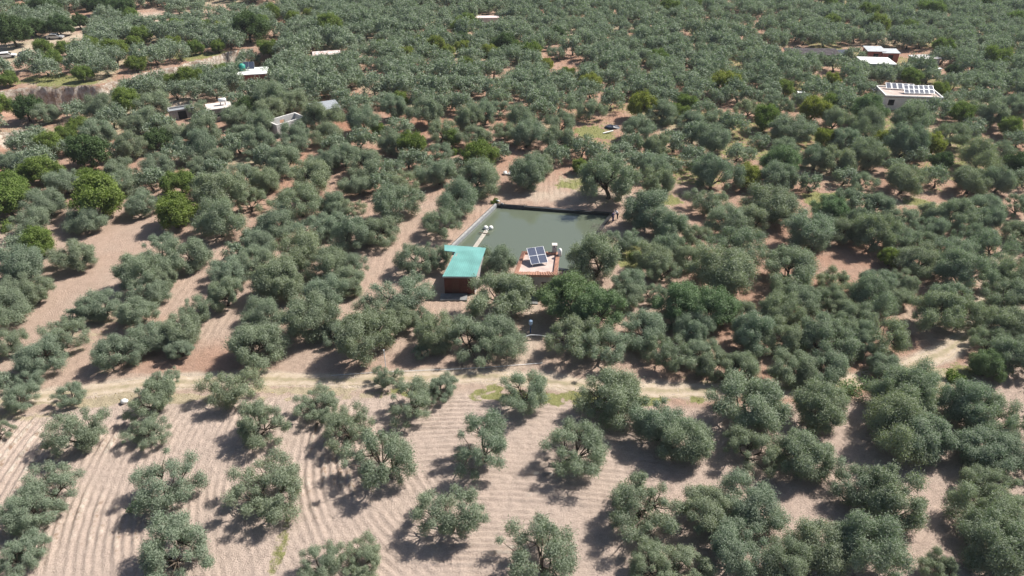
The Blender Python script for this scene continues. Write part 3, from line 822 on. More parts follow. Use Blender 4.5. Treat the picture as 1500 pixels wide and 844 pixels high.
# ------------------------------------------------------------------ grass and weeds
def grass(name, mask, dens, m, h, label):
    r = np.random.default_rng(5)
    fx = r.uniform(0, 1, dens); V, T = [], []
    prob = (mask[:-1, :-1] * np.outer(np.diff(GY), np.diff(GX)))
    vis = (gy[:-1, :-1] < 190) & (gy[:-1, :-1] > 28)
    prob = np.where((prob > 0) & vis & (mask[:-1, :-1] > .25), prob, 0).ravel(); prob /= prob.sum()
    pick = r.choice(len(prob), dens, p=prob)
    iy, ix = np.unravel_index(pick, (len(GY) - 1, len(GX) - 1))
    x = GX[ix] + r.random(dens) * (GX[ix + 1] - GX[ix]); y = GY[iy] + r.random(dens) * (GY[iy + 1] - GY[iy])
    z = ground_h(x, y) - .02
    p = np.stack([x, y, z], -1)
    d = r.normal(size=(dens, 3)) * .45 + np.array([0, 0, 1]); d /= np.linalg.norm(d, axis=1)[:, None]
    s = np.cross(d, r.normal(size=(dens, 3))); s /= np.linalg.norm(s, axis=1)[:, None]
    hh = h * (.4 + r.random(dens) ** 2 * 1.2)[:, None]
    V = np.stack([p - s * .05, p + s * .05, p + d * hh], 1).reshape(-1, 3)
    me = np_mesh(name, V, tris=np.arange(dens * 3).reshape(-1, 3), mats=[m], tint=np.repeat(r.random(dens) * .8, 3))
    return tag(link_mesh(name, me), label, "grass", None, "stuff")
grass("green_grass", green, 42000, M_GRASS, .34, "yellow-green grass and weeds on the verges and banks")
grass("dry_grass", dry, 16000, M_DRY, .28, "straw-coloured dry grass along the dirt track and banks")
# ------------------------------------------------------------------ buildings and other things
M_TURQ = mat("turquoise_sheet", (.16, .37, .345), .5, .4, noise=.22, nscale=.55)
M_BROWN = mat("red_brown_panel", (.13, .045, .032), .7, .3, noise=.35, nscale=1.2)
M_TERRA = mat("terracotta_tile", (.46, .255, .185), .8, .2, noise=.25, nscale=3)
M_RENDER = mat("pale_render", (.62, .56, .52), .85, .2, noise=.15, nscale=1.5)
M_GREYW = mat("grey_render", (.40, .38, .37), .85, .2, noise=.2, nscale=1.2)
M_ROOFP = mat("dusty_roof_screed", (.50, .405, .365), .9, .1, noise=.22, nscale=1.0)
M_WHITE = mat("white_paint", (.80, .80, .78), .6, .3, noise=.08, nscale=1.5)
M_BLOCK = mat("bare_block", (.64, .62, .60), .9, .1, noise=.15, nscale=2)
M_DARK = mat("painted_shade_and_black", (.02, .02, .022), .8, .2)  # shade inside open doorways painted near-black; tank legs share the black
M_ALU = mat("aluminium", (.75, .76, .78), .35, .5, metal=.6)
M_PV = mat("solar_cell", (.085, .10, .15), .22, .6, noise=.15, nscale=6)
M_STEEL = mat("galvanised_sheet", (.42, .44, .46), .45, .5, metal=.3, noise=.2, nscale=2)
M_RUST = mat("rusty_sheet", (.30, .17, .12), .8, .2, noise=.4, nscale=2)
M_RED = mat("red_wall", (.38, .13, .11), .8, .2, noise=.25, nscale=1.5)
M_BLUE = mat("blue_paint", (.07, .12, .24), .5, .4)
M_TANKG = mat("green_tank_plastic", (.03, .26, .20), .4, .4)
M_PLANK = mat("grey_plank", (.46, .42, .37), .85, .2, noise=.3, nscale=3)
M_ROCK = mat("pale_rock", (.50, .44, .37), .9, .1, noise=.35, nscale=2, bump=.5, bscale=5)
M_WOOD = mat("weathered_post", (.20, .15, .11), .9, .1, noise=.3)
M_TYRE = mat("tyre_rubber", (.02, .02, .02), .8, .2)
M_NET = mat("dark_shade_net", (.075, .065, .070), .9, .1, noise=.5, nscale=1)
M_GLASS = mat("dark_glass", (.02, .025, .03), .08, .6)
M_PIPE = mat("pale_pipe", (.62, .64, .66), .5, .4)

def zg(x, y): return float(ground_h(np.array(x), np.array(y), False))
def local(poly_px, origin, rz=0.0):
    """corner pixels with heights -> corners in the thing's own frame"""
    out = []
    for px, py, z in poly_px:
        p = P(px, py, z) - np.array([origin[0], origin[1], 0]); c, s = math.cos(-rz), math.sin(-rz)
        out.append((p[0] * c - p[1] * s, p[0] * s + p[1] * c))
    return out

# --- green roofed shed
o = P(660, 418, 1.3)
shed = empty("green_roofed_shed", (o[0], o[1], 0), 0, "long shed with turquoise metal roof and red-brown front wall beside the reservoir", "shed")
zf, zb = 2.75, 3.25
fl, fr, br, bl, el, eb = local([(648, 405, zf), (697, 405.5, zf), (712, 363, zb), (651, 358.7, zb), (651, 367, zb - .1), (667, 369, zb - .1)], o)
zs = [zf, zf, zb, zb, zb - .12, zb - .12]
rf = MB().prism([fl, fr, br, bl, el, eb], [z - .09 for z in zs], zs).build("roof", M_TURQ, shed)
rb = MB()
for k in range(1, 15):                                            # standing ribs of the sheet
    t = k / 15
    a = Vector((*fl, zf)).lerp(Vector((*fr, zf)), t); b = Vector((*eb, zb)).lerp(Vector((*br, zb)), t)
    b = a.lerp(b, .985)
    d = .03
    rb.add([(a.x - d, a.y, a.z - .01), (a.x + d, a.y, a.z - .01), (a.x + d, a.y, a.z + .035), (a.x - d, a.y, a.z + .035),
            (b.x - d, b.y, b.z - .03), (b.x + d, b.y, b.z - .03), (b.x + d, b.y, b.z + .012), (b.x - d, b.y, b.z + .012)],
           [(0, 1, 2, 3), (7, 6, 5, 4), (0, 4, 5, 1), (1, 5, 6, 2), (2, 6, 7, 3), (3, 7, 4, 0)])
rb.build("roof_rib", M_TURQ, rf)
i1 = lambda p, q, t: (p[0] + (q[0] - p[0]) * t, p[1] + (q[1] - p[1]) * t)
w = [i1(fl, br, .03), i1(fr, bl, .05), i1(br, fl, .06), i1(eb, fr, .06)]
def wall(a, b, z0, za, zb_, t=.15):
    d = Vector((b[0] - a[0], b[1] - a[1])).normalized(); n = Vector((-d.y, d.x)) * t
    return MB().prism([a, b, (b[0] + n.x, b[1] + n.y), (a[0] + n.x, a[1] + n.y)], z0, [za, zb_, zb_, za])
wall(w[0], w[1], -.3, zf - .1, zf - .1).build("front_wall", M_BROWN, shed)
wall((w[1][0] + .003, w[1][1] + .16), w[2], -.3, zf - .1, zb - .1).build("side_wall", M_GREYW, shed)
wall(w[2], w[3], -.3, zb - .14, zb - .14).build("back_wall", M_GREYW, shed)
wall((w[3][0], w[3][1] - .16), (w[0][0] - .003, w[0][1] + .16), -.3, zb - .14, zf - .12).build("side_wall", M_GREYW, shed)
fa = MB().prism([(fl[0], fl[1] - .012), (fr[0], fr[1] - .012), (fr[0], fr[1] + .0), (fl[0], fl[1] + .0)], zf - .22, zf - .02).build("fascia", M_GREYW, shed)
bx = i1(el, bl, .5)
MB().tube([(bx[0] + .2, bx[1], -.3), (bx[0] + .2, bx[1], zb - .2)], [.05, .05]).build("post", M_WOOD, shed)
dq = i1(w[0], w[1], .36)
MB().box(dq[0] - .45, dq[0] + .45, dq[1] - .03, dq[1] - .004, 0.0, 2.0).build("door", mat("brown_door", (.12, .05, .035), .6, .3, noise=.2), shed)
g = P(667, 436)
pv = MB().box(-1.9, 1.5, -.7, .8, -.3, .10).build("concrete_apron", M_CONC_D); pv.location = (g[0], g[1], 0)
tag(pv, "narrow grey concrete slab at the foot of the brown shed wall", "paving")

# --- terracotta edged hut
o = P(785, 402, 3.2)
hut = empty("flat_roofed_hut", (o[0], o[1], 0), 0, "small flat-roofed hut with terracotta tiled parapet and chimney at the reservoir's front edge", "hut")
HZ = 3.2
q = local([(752, 401.5, HZ), (816, 402.5, HZ), (820.5, 369, HZ), (765, 367.5, HZ)], o)
q = [np.array(p) for p in q]
def shrink(poly, d):
    return inset(np.array(poly)[::-1], d)[::-1]
inn = shrink(q, .48)
wl = shrink(q, .12)
names = ["front_wall", "side_wall", "back_wall", "side_wall"]
for i in range(4):
    j = (i + 1) % 4
    a, b, c, d = wl[i], wl[j], shrink(q, .30)[j], shrink(q, .30)[i]
    MB().prism([a, b, c, d], -.4, HZ - .42).build(names[i], M_RENDER if i in (1,) else M_GREYW, hut)  # right wall paler, others greyer: sunlit and shaded sides put into the colour
MB().prism(list(shrink(q, .485)), HZ - .42, HZ - .22).build("roof", M_ROOFP, hut)
for i in range(4):                                                # the tiled coping: sloping outwards in two steps
    j = (i + 1) % 4
    c = MB().prism([q[i], q[j], inn[j], inn[i]], HZ - .40, [HZ - .08, HZ - .08, HZ + .05, HZ + .05]).build("parapet", M_TERRA, hut)
    e = (np.array(q[j]) - q[i]); n = int(np.hypot(*e) / .33)
    t = MB()
    for k in range(n):
        p0 = np.array(q[i]) + e * (k + .15) / n; p1 = np.array(inn[i]) + (np.array(inn[j]) - inn[i]) * (k + .15) / n
        t.tube([(p0[0], p0[1], HZ - .07), (p1[0], p1[1], HZ + .06)], [.07, .06], 6)
    t.build("ridge_tile", M_TERRA, c)
dm = i1(wl[0], wl[1], .38)
fd = (wl[1] - wl[0]) / np.hypot(*(wl[1] - wl[0]))
def on_front(t, wd, z0, z1, dep):
    a = wl[0] + (wl[1] - wl[0]) * t - fd * wd / 2; b = a + fd * wd; n = np.array([fd[1], -fd[0]]) * dep
    return [tuple(a + n), tuple(b + n), tuple(b), tuple(a)], z0, z1
MB().prism(*on_front(.36, 1.2, 0, 2.15, .02)).build("doorway", M_DARK, hut)
MB().prism(*on_front(.74, .9, 1.0, 2.0, .02)).build("window", M_GLASS, hut)
cc = local([(812, 371, HZ - .2)], o)[0]
ch = MB().box(cc[0] - .28, cc[0] + .28, cc[1] - .28, cc[1] + .28, HZ - .3, HZ + .75).build("chimney", M_GREYW, hut)
for sx, sy in ((-1, -1), (1, -1), (1, 1), (-1, 1)):
    MB().box(cc[0] + sx * .2 - .07, cc[0] + sx * .2 + .07, cc[1] + sy * .2 - .07, cc[1] + sy * .2 + .07, HZ + .75, HZ + 1.05).build("chimney_pier", M_GREYW, ch)
MB().box(cc[0] - .34, cc[0] + .34, cc[1] - .34, cc[1] + .34, HZ + 1.05, HZ + 1.16).build("chimney_cap", M_RENDER, ch)
for px, py in ((774, 399.5), (787, 399), (803, 399.2)):           # loose tiles left on the roof
    p = P(px, py, HZ - .2)
    lt = MB().box(-.22, .22, -.12, .12, 0, .10).build("loose_tile", M_RUST); lt.location = (p[0], p[1], HZ - .215); lt.rotation_euler = (0, 0, random.uniform(-.4, .4))
    tag(lt, {774: "rusty loose tile on the hut roof, left of the other two", 787: "rusty loose tile at the middle of the hut roof's front edge", 803: "rusty loose tile on the hut roof near its right parapet"}[px], "tile", "loose tiles on the hut roof")
tk = empty("water_tank", (*P(820, 374, HZ)[:2], HZ - .1), 0, "small white upright water tank standing behind the hut chimney", "tank")
tb = MB(); tb.tube([(0, 0, 0), (0, 0, .12), (0, 0, .85), (0, 0, 1.02), (0, 0, 1.08)], [.22, .27, .27, .20, .08], 14)
tb.build("tank_body", M_WHITE, tk, smooth=True); MB().tube([(0, 0, 1.07), (0, 0, 1.14)], [.1, .1], 10).build("lid", M_WHITE, tk)
g = P(776, 441)
pv = MB().box(-1.1, 1.0, -.8, .9, -.3, .11).build("concrete_apron", M_CONC_D); pv.location = (g[0], g[1], 0)
tag(pv, "grey concrete slab in front of the terracotta edged hut's doorway", "paving")
g = P(826, 409)
rw = empty("low_brick_wall", (g[0], g[1], 0), .15, "short low terracotta-capped wall right of the hut", "wall")
MB().box(-1.0, 1.2, -.15, .15, -.3, .55).build("wall", M_RUST, rw); MB().box(-1.05, 1.25, -.2, .2, .55, .64).build("coping", M_TERRA, rw)

def solar_panel(name, loc, rz, tilt, nx_, ny_, pw, ph, label, group=None, legs=True):
    """a tilted frame of framed cells"""
    e = empty(name, loc, rz, label, "solar panel", group)
    T = Matrix.Rotation(tilt, 4, 'X')
    fr_ = MB(); cw, chh = nx_ * pw, ny_ * ph
    bars = [(-cw / 2 + i * pw - .03, -cw / 2 + i * pw + .03, -.0, chh) for i in range(nx_ + 1)]
    def tb_(x0, x1, y0, y1, z0, z1):
        m = MB().box(x0, x1, y0, y1, z0, z1); m.v = [tuple(T @ Vector(v)) for v in m.v]; return m
    for x0, x1, y0, y1 in bars:
        m = tb_(x0, x1, y0, y1, .0, .05); fr_.add(m.v, m.f)
    for j in range(ny_ + 1):
        for i in range(nx_):
            m = tb_(-cw / 2 + i * pw + .03, -cw / 2 + (i + 1) * pw - .03, j * ph - (.03 if j else 0), j * ph + (.03 if j < ny_ else 0) + .001, .0, .05)
            fr_.add(m.v, m.f)
    fr_.build("frame", M_ALU, e)
    for i in range(nx_):
        for j in range(ny_):
            m = tb_(-cw / 2 + i * pw + .032, -cw / 2 + (i + 1) * pw - .032, j * ph + .032, (j + 1) * ph - .032, .005, .035)
            m.build("cell_panel", M_PV, e)
    if legs:
        top = T @ Vector((0, chh * .92, 0))
        for sx in (-.42, .42):
            MB().tube([(sx * cw, top.y, -loc_drop), (sx * cw, top.y, top.z)], [.03, .03]).build("leg", M_ALU, e)
            MB().tube([(sx * cw, .04, -loc_drop), (sx * cw, .04, .02)], [.03, .03]).build("leg", M_ALU, e)
    return e
loc_drop = .35
p = P(790.5, 386, HZ + .15)
solar_panel("solar_panel", (p[0], p[1], HZ + .14), math.radians(15), math.radians(27), 2, 2, 1.1, 1.25,
            "tilted array of four dark blue solar panels on the terracotta edged hut roof")

# --- floating pump intake
raft = empty("floating_intake", (*P(704, 350)[:2], WL), 0, "grey plank walkway with crossbar and two white ball floats on the reservoir", "float")
a = P(695, 364, WL); b = P(712.5, 339, WL); c = P(704, 350)
A_, B_ = Vector((a[0] - c[0], a[1] - c[1], .10)), Vector((b[0] - c[0], b[1] - c[1], .10))
d = (B_ - A_).normalized(); n = Vector((-d.y, d.x, 0))
for s in (-.2, .0, .2):
    m = MB(); w_ = .085
    m.prism([tuple((A_ + n * (s - w_)).xy), tuple((A_ + n * (s + w_)).xy), tuple((B_ + n * (s + w_)).xy), tuple((B_ + n * (s - w_)).xy)][::-1], .04, .14 + abs(s) * .02)
    m.build("plank", M_PLANK, raft)
x_ = A_.lerp(B_, .82)
MB().tube([tuple(x_ - n * .85 + Vector((0, 0, .08))), tuple(x_ + n * .85 + Vector((0, 0, .08)))], [.07, .07]).build("crossbar", M_WOOD, raft)
for px, py in ((711.5, 334), (719, 334)):
    p = P(px, py, WL + .15) - np.array([c[0], c[1], 0])
    fb = MB().ball((p[0], p[1], .18), .36, .36, .34, 14, 9).build("ball_float", M_WHITE, raft, smooth=True)
    MB().tube([tuple(B_), (p[0], p[1], .18)], [.04, .04]).build("rod", M_PIPE, fb)

# --- pipe at the basin's back corner, reed tuft, bare bush
p = P(731, 298)
pc_ = MB().tube([(-.6, .35, .35), (0, 0, .33), (.55, -.5, .1), (.75, -.75, -.25)], [.11, .11, .11, .11], 8).build("inlet_pipe", M_PIPE, smooth=True)
pc_.location = (p[0], p[1], 0.1); tag(pc_, "white inlet pipe end at the reservoir's back left corner", "pipe")
lt = MB()
for k in range(9):
    x = k * .42; lt.add([(x, 0, .30), (x + .4, .05, .28), (x + .36, -.32, -.25 - .2 * random.random()), (x + .05, -.28, -.3)], [(0, 1, 2, 3)])
for k in range(9):
    x = k * .42; lt.add([(x, .02, .32), (x + .4, .07, .30), (x + .36, -.30, -.23), (x + .05, -.26, -.28)], [(3, 2, 1, 0)])
lo = lt.build("loose_liner", M_LINER); p = P(733, 302); lo.location = (p[0], p[1], 0.02); lo.rotation_euler = (0, 0, math.radians(-8))
tag(lo, "crumpled black liner edge folded over the reservoir's back rim", "liner")
def bush(name, px, py, w, mat_, seed, label, per=130, nt=9, L=.25, Wd=.10, cat="bush", lo_=-.1):
    r = np.random.default_rng(seed); Wm = w * DEPTH(py) / FPX; R = Wm / 2
    C = r.normal(size=(nt, 3)) * np.array([.42, .42, .2]) * R + np.array([0, 0, R * .5])
    v, q_, t = leaves_arrays(C, r.uniform(.35, .6, nt) * R, per, L, Wd, r)
    p = P(px, py, .3 * Wm); h = float(height0(p[0], p[1]))
    e = empty(name, (p[0], p[1], h), 0, label, cat)
    link_mesh("foliage", np_mesh(name, v, quads=q_, mats=[mat_], tint=t), e)
    sb = MB()
    for c_ in C: sb.tube([(0, 0, -.1), tuple(c_ * .5), tuple(c_)], [.03, .02, .008], 4)
    sb.build("stem", M_BARK, e); return e
bush("reed_clump", 727, 294, 10, M_GREEN, 1, "small green reed clump at the reservoir's back left corner", cat="plant")
M_BARE = leaf_mat("bare_twigs", (.16, .14, .13), (.24, .21, .20), (.2, .18, .17), 0)
bush("bare_bush", 883, 338, 26, M_BARE, 2, "leafless grey bush hanging over the reservoir's right edge", 110, 9, .34, .03)
BUSH = [(1396, 552, 26, M_GREEN, "yellow-green bush in dry grass at the track bend"),
        (640, 252, 10, M_GREEN, "small fresh bush beneath the red-soil olives"), (668, 223, 14, M_GREEN, "low bright sapling between red-soil olives"),
        (853, 245, 18, M_OLIVEG, "slender young bush above the pond's grass bank"), (930, 372, 22, M_GREEN, "weedy green bush on the grassy strip right of the reservoir"),
        (880, 588, 40, M_GREEN, "dark green weeds at the verge beneath a trackside olive"), (205, 735, 22, M_OLIVEG, "green suckers at the base of an open field olive"),
        (1255, 570, 46, M_OLIVEG, "low green bush at the near edge of the dirt track"), (270, 112, 20, M_GREEN, "bright bush on the ravine edge"),
        (300, 104, 22, M_GREEN, "bright green bush right of another on the ravine edge"), (1155, 133, 22, M_GREEN, "bright vine bush left of the small kiosk"), (10, 333, 22, M_GREEN, "yellowish bush by pale ground at the left edge")]
for k, (a, b, c, m, l) in enumerate(BUSH): bush("bush", a, b, c, m, 20 + k, l)

# --- people
M_SKIN = mat("skin", (.36, .22, .16), .6, .3); M_NAVY = mat("navy_cloth", (.03, .04, .12), .85, .2); M_SHIRT = mat("white_cloth", (.72, .72, .78), .85, .2)
M_TROU = mat("dark_trousers", (.03, .03, .045), .85, .2); M_HAIR = mat("dark_hair", (.02, .015, .012), .6, .3)
def skin(name, verts, edges, radii, material, parent):
    me = bpy.data.meshes.new(name); me.from_pydata(verts, edges, [])
    o_ = bpy.data.objects.new(name, me); COL.objects.link(o_)
    md = o_.modifiers.new("skin", 'SKIN'); md.use_smooth_shade = True
    for i, r_ in enumerate(radii): me.skin_vertices[0].data[i].radius = (r_, r_)
    me.skin_vertices[0].data[0].use_root = True
    s2 = o_.modifiers.new("sub", 'SUBSURF'); s2.levels = 1; s2.render_levels = 1
    bpy.context.view_layer.update()
    nm = bpy.data.meshes.new_from_object(o_.evaluated_get(bpy.context.evaluated_depsgraph_get()))
    o_.modifiers.clear(); o_.data = nm; nm.materials.clear(); nm.materials.append(material); o_.parent = parent
    for p_ in nm.polygons: p_.use_smooth = True
    return o_
def person(px, py, z, rz, top, legs, label, armf, lean):
    p = P(px, py, z); e = empty("person", (p[0], p[1], z), rz, label, "person", "people at the reservoir")
    J = [(0, 0, .95), (0, lean * .4, 1.2), (0, lean, 1.42), (0, lean * 1.15, 1.52), (0, lean * 1.25, 1.63), (0, lean * 1.25, 1.74),
         (-.20, lean, 1.42), (-.27, lean + armf * .4, 1.15), (-.24, lean + armf, .98), (-.22, lean + armf * 1.25, .90),
         (.20, lean, 1.42), (.27, lean + armf * .3, 1.15), (.25, lean + armf * .8, .98), (.23, lean + armf, .90),
         (-.10, 0, .88), (-.12, .03, .48), (-.13, -.02, .08), (-.13, .12, .03), (.10, 0, .88), (.12, -.05, .48), (.13, -.10, .08), (.13, .04, .03)]
    E = [(0, 1), (1, 2), (2, 3), (3, 4), (4, 5), (2, 6), (6, 7), (7, 8), (8, 9), (2, 10), (10, 11), (11, 12), (12, 13), (0, 14), (14, 15), (15, 16), (16, 17), (0, 18), (18, 19), (19, 20), (20, 21)]
    Rr = [.13, .13, .14, .06, .095, .085, .065, .05, .04, .035, .065, .05, .04, .035, .09, .065, .045, .04, .09, .065, .045, .04]
    skin("body", J, E, Rr, M_SKIN, e)
    ks = [0, 1, 2, 6, 7, 8, 10, 11, 12]; mp = {k: i for i, k in enumerate(ks)}
    skin("shirt", [J[k] for k in ks], [(mp[a_], mp[b_]) for a_, b_ in E if a_ in mp and b_ in mp], [Rr[k] + .03 for k in ks], top, e)
    ks = [0, 14, 15, 16, 18, 19, 20]; mp = {k: i for i, k in enumerate(ks)}
    skin("trousers", [J[k] for k in ks], [(mp[a_], mp[b_]) for a_, b_ in E if a_ in mp and b_ in mp], [Rr[k] + .025 for k in ks], legs, e)
    MB().ball((0, lean * 1.25 - .012, 1.71), .105, .115, .10, 10, 7).build("hair", M_HAIR, e, smooth=True)
person(897.5, 325, .1, math.radians(70), M_NAVY, M_NAVY, "person in dark blue clothes standing at the reservoir's back right corner", .18, .05)
person(904, 321, .1, math.radians(110), M_SHIRT, M_TROU, "person in white top and dark trousers leaning forward beside the reservoir", .30, .28)

# --- pipes, posts and odds and ends around the huts
def pipe(name, pts, rad, m, label, cat="pipe"):
    V = []
    for px, py, z in pts:
        p = P(px, py, z); V.append((p[0], p[1], z + zg(p[0], p[1])))
    o_ = MB().tube(V, [rad] * len(V), 6).build(name, m, smooth=True); return tag(o_, label, cat)
pipe("irrigation_pipe", [(485, 548, .15), (540, 545, .15), (600, 543, .2), (660, 541, .2), (720, 538, .15), (795, 533, .1)], .028, M_PIPE, "thin pale irrigation pipe running along the back of the dirt track")
pipe("hose", [(755, 499, .1), (765, 495, .35), (777, 491.5, .6), (790, 492, .55), (805, 495, .3), (812, 498, .05)], .055, M_PIPE, "pale arched hose across the footpath to the hut", "hose")
sp_ = empty("standpipe", (*P(777, 489)[:2], zg(*P(777, 489)[:2])), 0, "upright standpipe with pale blue head beside the footpath", "standpipe")
MB().tube([(0, 0, -.2), (0, 0, 1.3)], [.09, .09], 8).build("post", M_BLUE, sp_); MB().tube([(0, 0, 1.25), (0, 0, 1.35), (0, 0, 1.8), (0, 0, 1.9)], [.15, .22, .22, .1], 10).build("head", mat("pale_blue_paint", (.30, .42, .58), .5, .4), sp_)
pp = empty("utility_post", (*P(565, 537)[:2], zg(*P(565, 537)[:2])), 0, "slim pale post standing between trackside olives", "post")
MB().tube([(0, 0, -.3), (0, 0, 2.3)], [.05, .04], 8).build("shaft", M_PIPE, pp); MB().box(-.06, .06, -.06, .06, 2.3, 2.4).build("cap", M_PIPE, pp)
rub = empty("rubble_heap", (*P(747, 255)[:2], zg(*P(747, 255)[:2])), 0, "small heap of white stones under the dark olive behind the reservoir", "rubble")
for k in range(8):
    MB().ball((random.uniform(-1.1, 1.1), random.uniform(-.5, .5), .15 + random.random() * .2), random.uniform(.25, .45), random.uniform(.2, .4), .25, 7, 5, .15).build("stone", M_WHITE, rub)
sk = MB().ball((0, 0, .18), .42, .32, .26, 9, 6, .08).build("white_sack", M_WHITE, smooth=True); p = P(182, 588); sk.location = (p[0], p[1], zg(p[0], p[1])); tag(sk, "white sack lying on the dirt track's near verge", "sack")
pl = MB().box(-1.1, 1.1, -.16, .16, .30, .42).build("plank", M_WHITE); p = P(891, 195); pl.location = (p[0], p[1], zg(p[0], p[1]) - .1); pl.rotation_euler = (0, -.12, .35); tag(pl, "white plank lying beside the round green weed patch", "plank")
tp = MB().ball((0, 0, .1), 1.5, .8, .6, 9, 6, .15).build("tarpaulin", mat("navy_tarp", (.03, .04, .07), .5, .4)); p = P(896, 188); tp.location = (p[0], p[1], zg(p[0], p[1])); tag(tp, "dark blue tarpaulin heap behind the white plank", "tarpaulin")

# --- outlying buildings
def openings(root, spec, W_, D_):
    """spec: (kind, face, t, width, z0, z1, material)"""
    for kind, face, t, wd, z0, z1, m in spec:
        if face == 'f': b = MB().box((t - .5) * W_ - wd / 2, (t - .5) * W_ + wd / 2, -D_ / 2 - .025, -D_ / 2 - .003, z0, z1)
        elif face == 'r': b = MB().box(W_ / 2 + .003, W_ / 2 + .025, (t - .5) * D_ - wd / 2, (t - .5) * D_ + wd / 2, z0, z1)
        else: b = MB().box(-W_ / 2 - .025, -W_ / 2 - .003, (t - .5) * D_ - wd / 2, (t - .5) * D_ + wd / 2, z0, z1)
        o_ = b.build(kind, m, root)
        if kind == "window":
            x0 = min(v[0] for v in b.v); x1 = max(v[0] for v in b.v); y0 = min(v[1] for v in b.v); y1 = max(v[1] for v in b.v)
            MB().box(x0 - .08, x1 + .08, y0 - .05, y1 + (.0 if face == 'f' else .08), z0 - .1, z0 - .002).build("sill", M_WHITE, o_)
def house(name, px, py, rz, W_, D_, Hh, mw, mr, label, cat, spec=(), over=.2, parapet=0.0, roof_t=.18, tiltz=0.0, base=None):
    p = P(px, py, Hh); z = zg(p[0], p[1])
    e = empty(name, (p[0], p[1], z), math.radians(rz), label, cat)
    t = .2
    b0, b1, d0, d1 = -W_ / 2, W_ / 2, -D_ / 2, D_ / 2
    MB().box(b0, b1, d0, d0 + t, -.6, Hh - roof_t).build("front_wall", mw, e)
    MB().box(b0, b1, d1 - t, d1, -.6, Hh - roof_t).build("back_wall", mw, e)
    MB().box(b0, b0 + t, d0 + t, d1 - t, -.6, Hh - roof_t).build("side_wall", mw, e)
    MB().box(b1 - t, b1, d0 + t, d1 - t, -.6, Hh - roof_t).build("side_wall", mw, e)
    r_ = MB().prism([(b0 - over, d0 - over), (b1 + over, d0 - over), (b1 + over, d1 + over), (b0 - over, d1 + over)], [Hh - roof_t, Hh - roof_t, Hh - roof_t + tiltz, Hh - roof_t + tiltz], [Hh, Hh, Hh + tiltz, Hh + tiltz]).build("roof", mr, e)
    if parapet:
        o1, i_ = over, over - .18
        for box in ((b0 - o1, b1 + o1, d0 - o1, d0 - i_), (b0 - o1, b1 + o1, d1 + i_, d1 + o1), (b0 - o1, b0 - i_, d0 - i_, d1 + i_), (b1 + i_, b1 + o1, d0 - i_, d1 + i_)):
            MB().box(*box, Hh, Hh + parapet).build("parapet", mw, r_)
    openings(e, spec, W_, D_)
    return e
# roofless block hut
p = (P(395, 179, 2.7) + P(423, 167, 2.7) + P(441, 170, 2.7) + P(416, 184, 2.7)) / 4
e = empty("roofless_hut", (p[0], p[1], zg(p[0], p[1])), math.radians(47), "roofless pale block hut open to the sky with a small window hole", "hut")
L_, W_ = 6.4, 3.7; t = .28
for x0, x1 in ((-L_ / 2, -.5), (.5, L_ / 2)): MB().box(x0, x1, W_ / 2 - t, W_ / 2, -.5, 2.7).build("block_wall", M_BLOCK, e)
MB().box(-.5, .5, W_ / 2 - t, W_ / 2, -.5, 1.1).build("block_wall", M_BLOCK, e); MB().box(-.5, .5, W_ / 2 - t, W_ / 2, 2.1, 2.7).build("lintel", M_BLOCK, e)
MB().box(-L_ / 2, L_ / 2, -W_ / 2, -W_ / 2 + t, -.5, 2.7).build("block_wall", M_BLOCK, e)
MB().box(-L_ / 2, -L_ / 2 + t, -W_ / 2 + t, W_ / 2 - t, -.5, 2.7).build("block_wall", M_BLOCK, e)
MB().box(L_ / 2 - t, L_ / 2, -W_ / 2 + t, W_ / 2 - t, -.5, 2.7).build("block_wall", M_BLOCK, e)
MB().box(-L_ / 2 + t, L_ / 2 - t, -W_ / 2 + t, W_ / 2 - t, -.4, .15).build("floor", M_CONC, e)
# concrete hut with tank
house("concrete_hut", 320, 155, 25, 4.4, 3.6, 2.7, M_CONC, M_RENDER, "low concrete hut with a flat pale roof in the upper left olives", "hut", [("doorway", 'l', .5, .9, 0, 2.0, M_DARK), ("window", 'f', .4, .8, 1.0, 1.8, M_GLASS)])
tk = empty("water_tank", (*P(327, 154, 2.7)[:2], 2.7 + zg(*P(327, 154, 2.7)[:2])), .3, "white and black water tank on stand on the low concrete hut roof", "tank")
for sx in (-.45, .45):
    for sy in (-.35, .35): MB().tube([(sx, sy, -.02), (sx, sy, .55)], [.05, .05]).build("leg", M_DARK, tk)
MB().tube([(-.75, 0, .95), (-.65, 0, .95), (.65, 0, .95), (.75, 0, .95)], [.25, .42, .42, .25], 12).build("tank_body", M_WHITE, tk, smooth=True)
# red house
house("red_house", 370, 104, 12, 5.6, 4.6, 3.2, M_RED, M_WHITE, "small red-walled house with flat white roof near the ravine", "house", [("door", 'f', .45, 1.0, 0, 2.1, M_BLUE), ("window", 'f', .8, .8, 1.0, 2.0, M_GLASS), ("window", 'r', .5, 1.0, 1.0, 2.0, M_GLASS)], over=.5)
p = P(365, 103, 3.3); loc_drop = .25
solar_panel("solar_panel", (p[0], p[1], 3.5 + zg(p[0], p[1])), .15, math.radians(55), 2, 1, 1.2, 1.7, "upright pair of solar panels on the red house's white roof")
p = P(355.5, 103.5, 3.2); tk = empty("water_tank", (p[0], p[1], zg(p[0], p[1]) + 1.2), 0, "green water tank beside the red house's solar panels", "tank")
MB().tube([(0, 0, 1.9), (0, 0, 2.1), (0, 0, 3.2), (0, 0, 3.5)], [.6, .75, .75, .3], 12).build("tank_body", M_TANKG, tk, smooth=True); MB().box(-.6, .6, -.6, .6, -1.4, 1.9).build("stand", M_GREYW, tk)
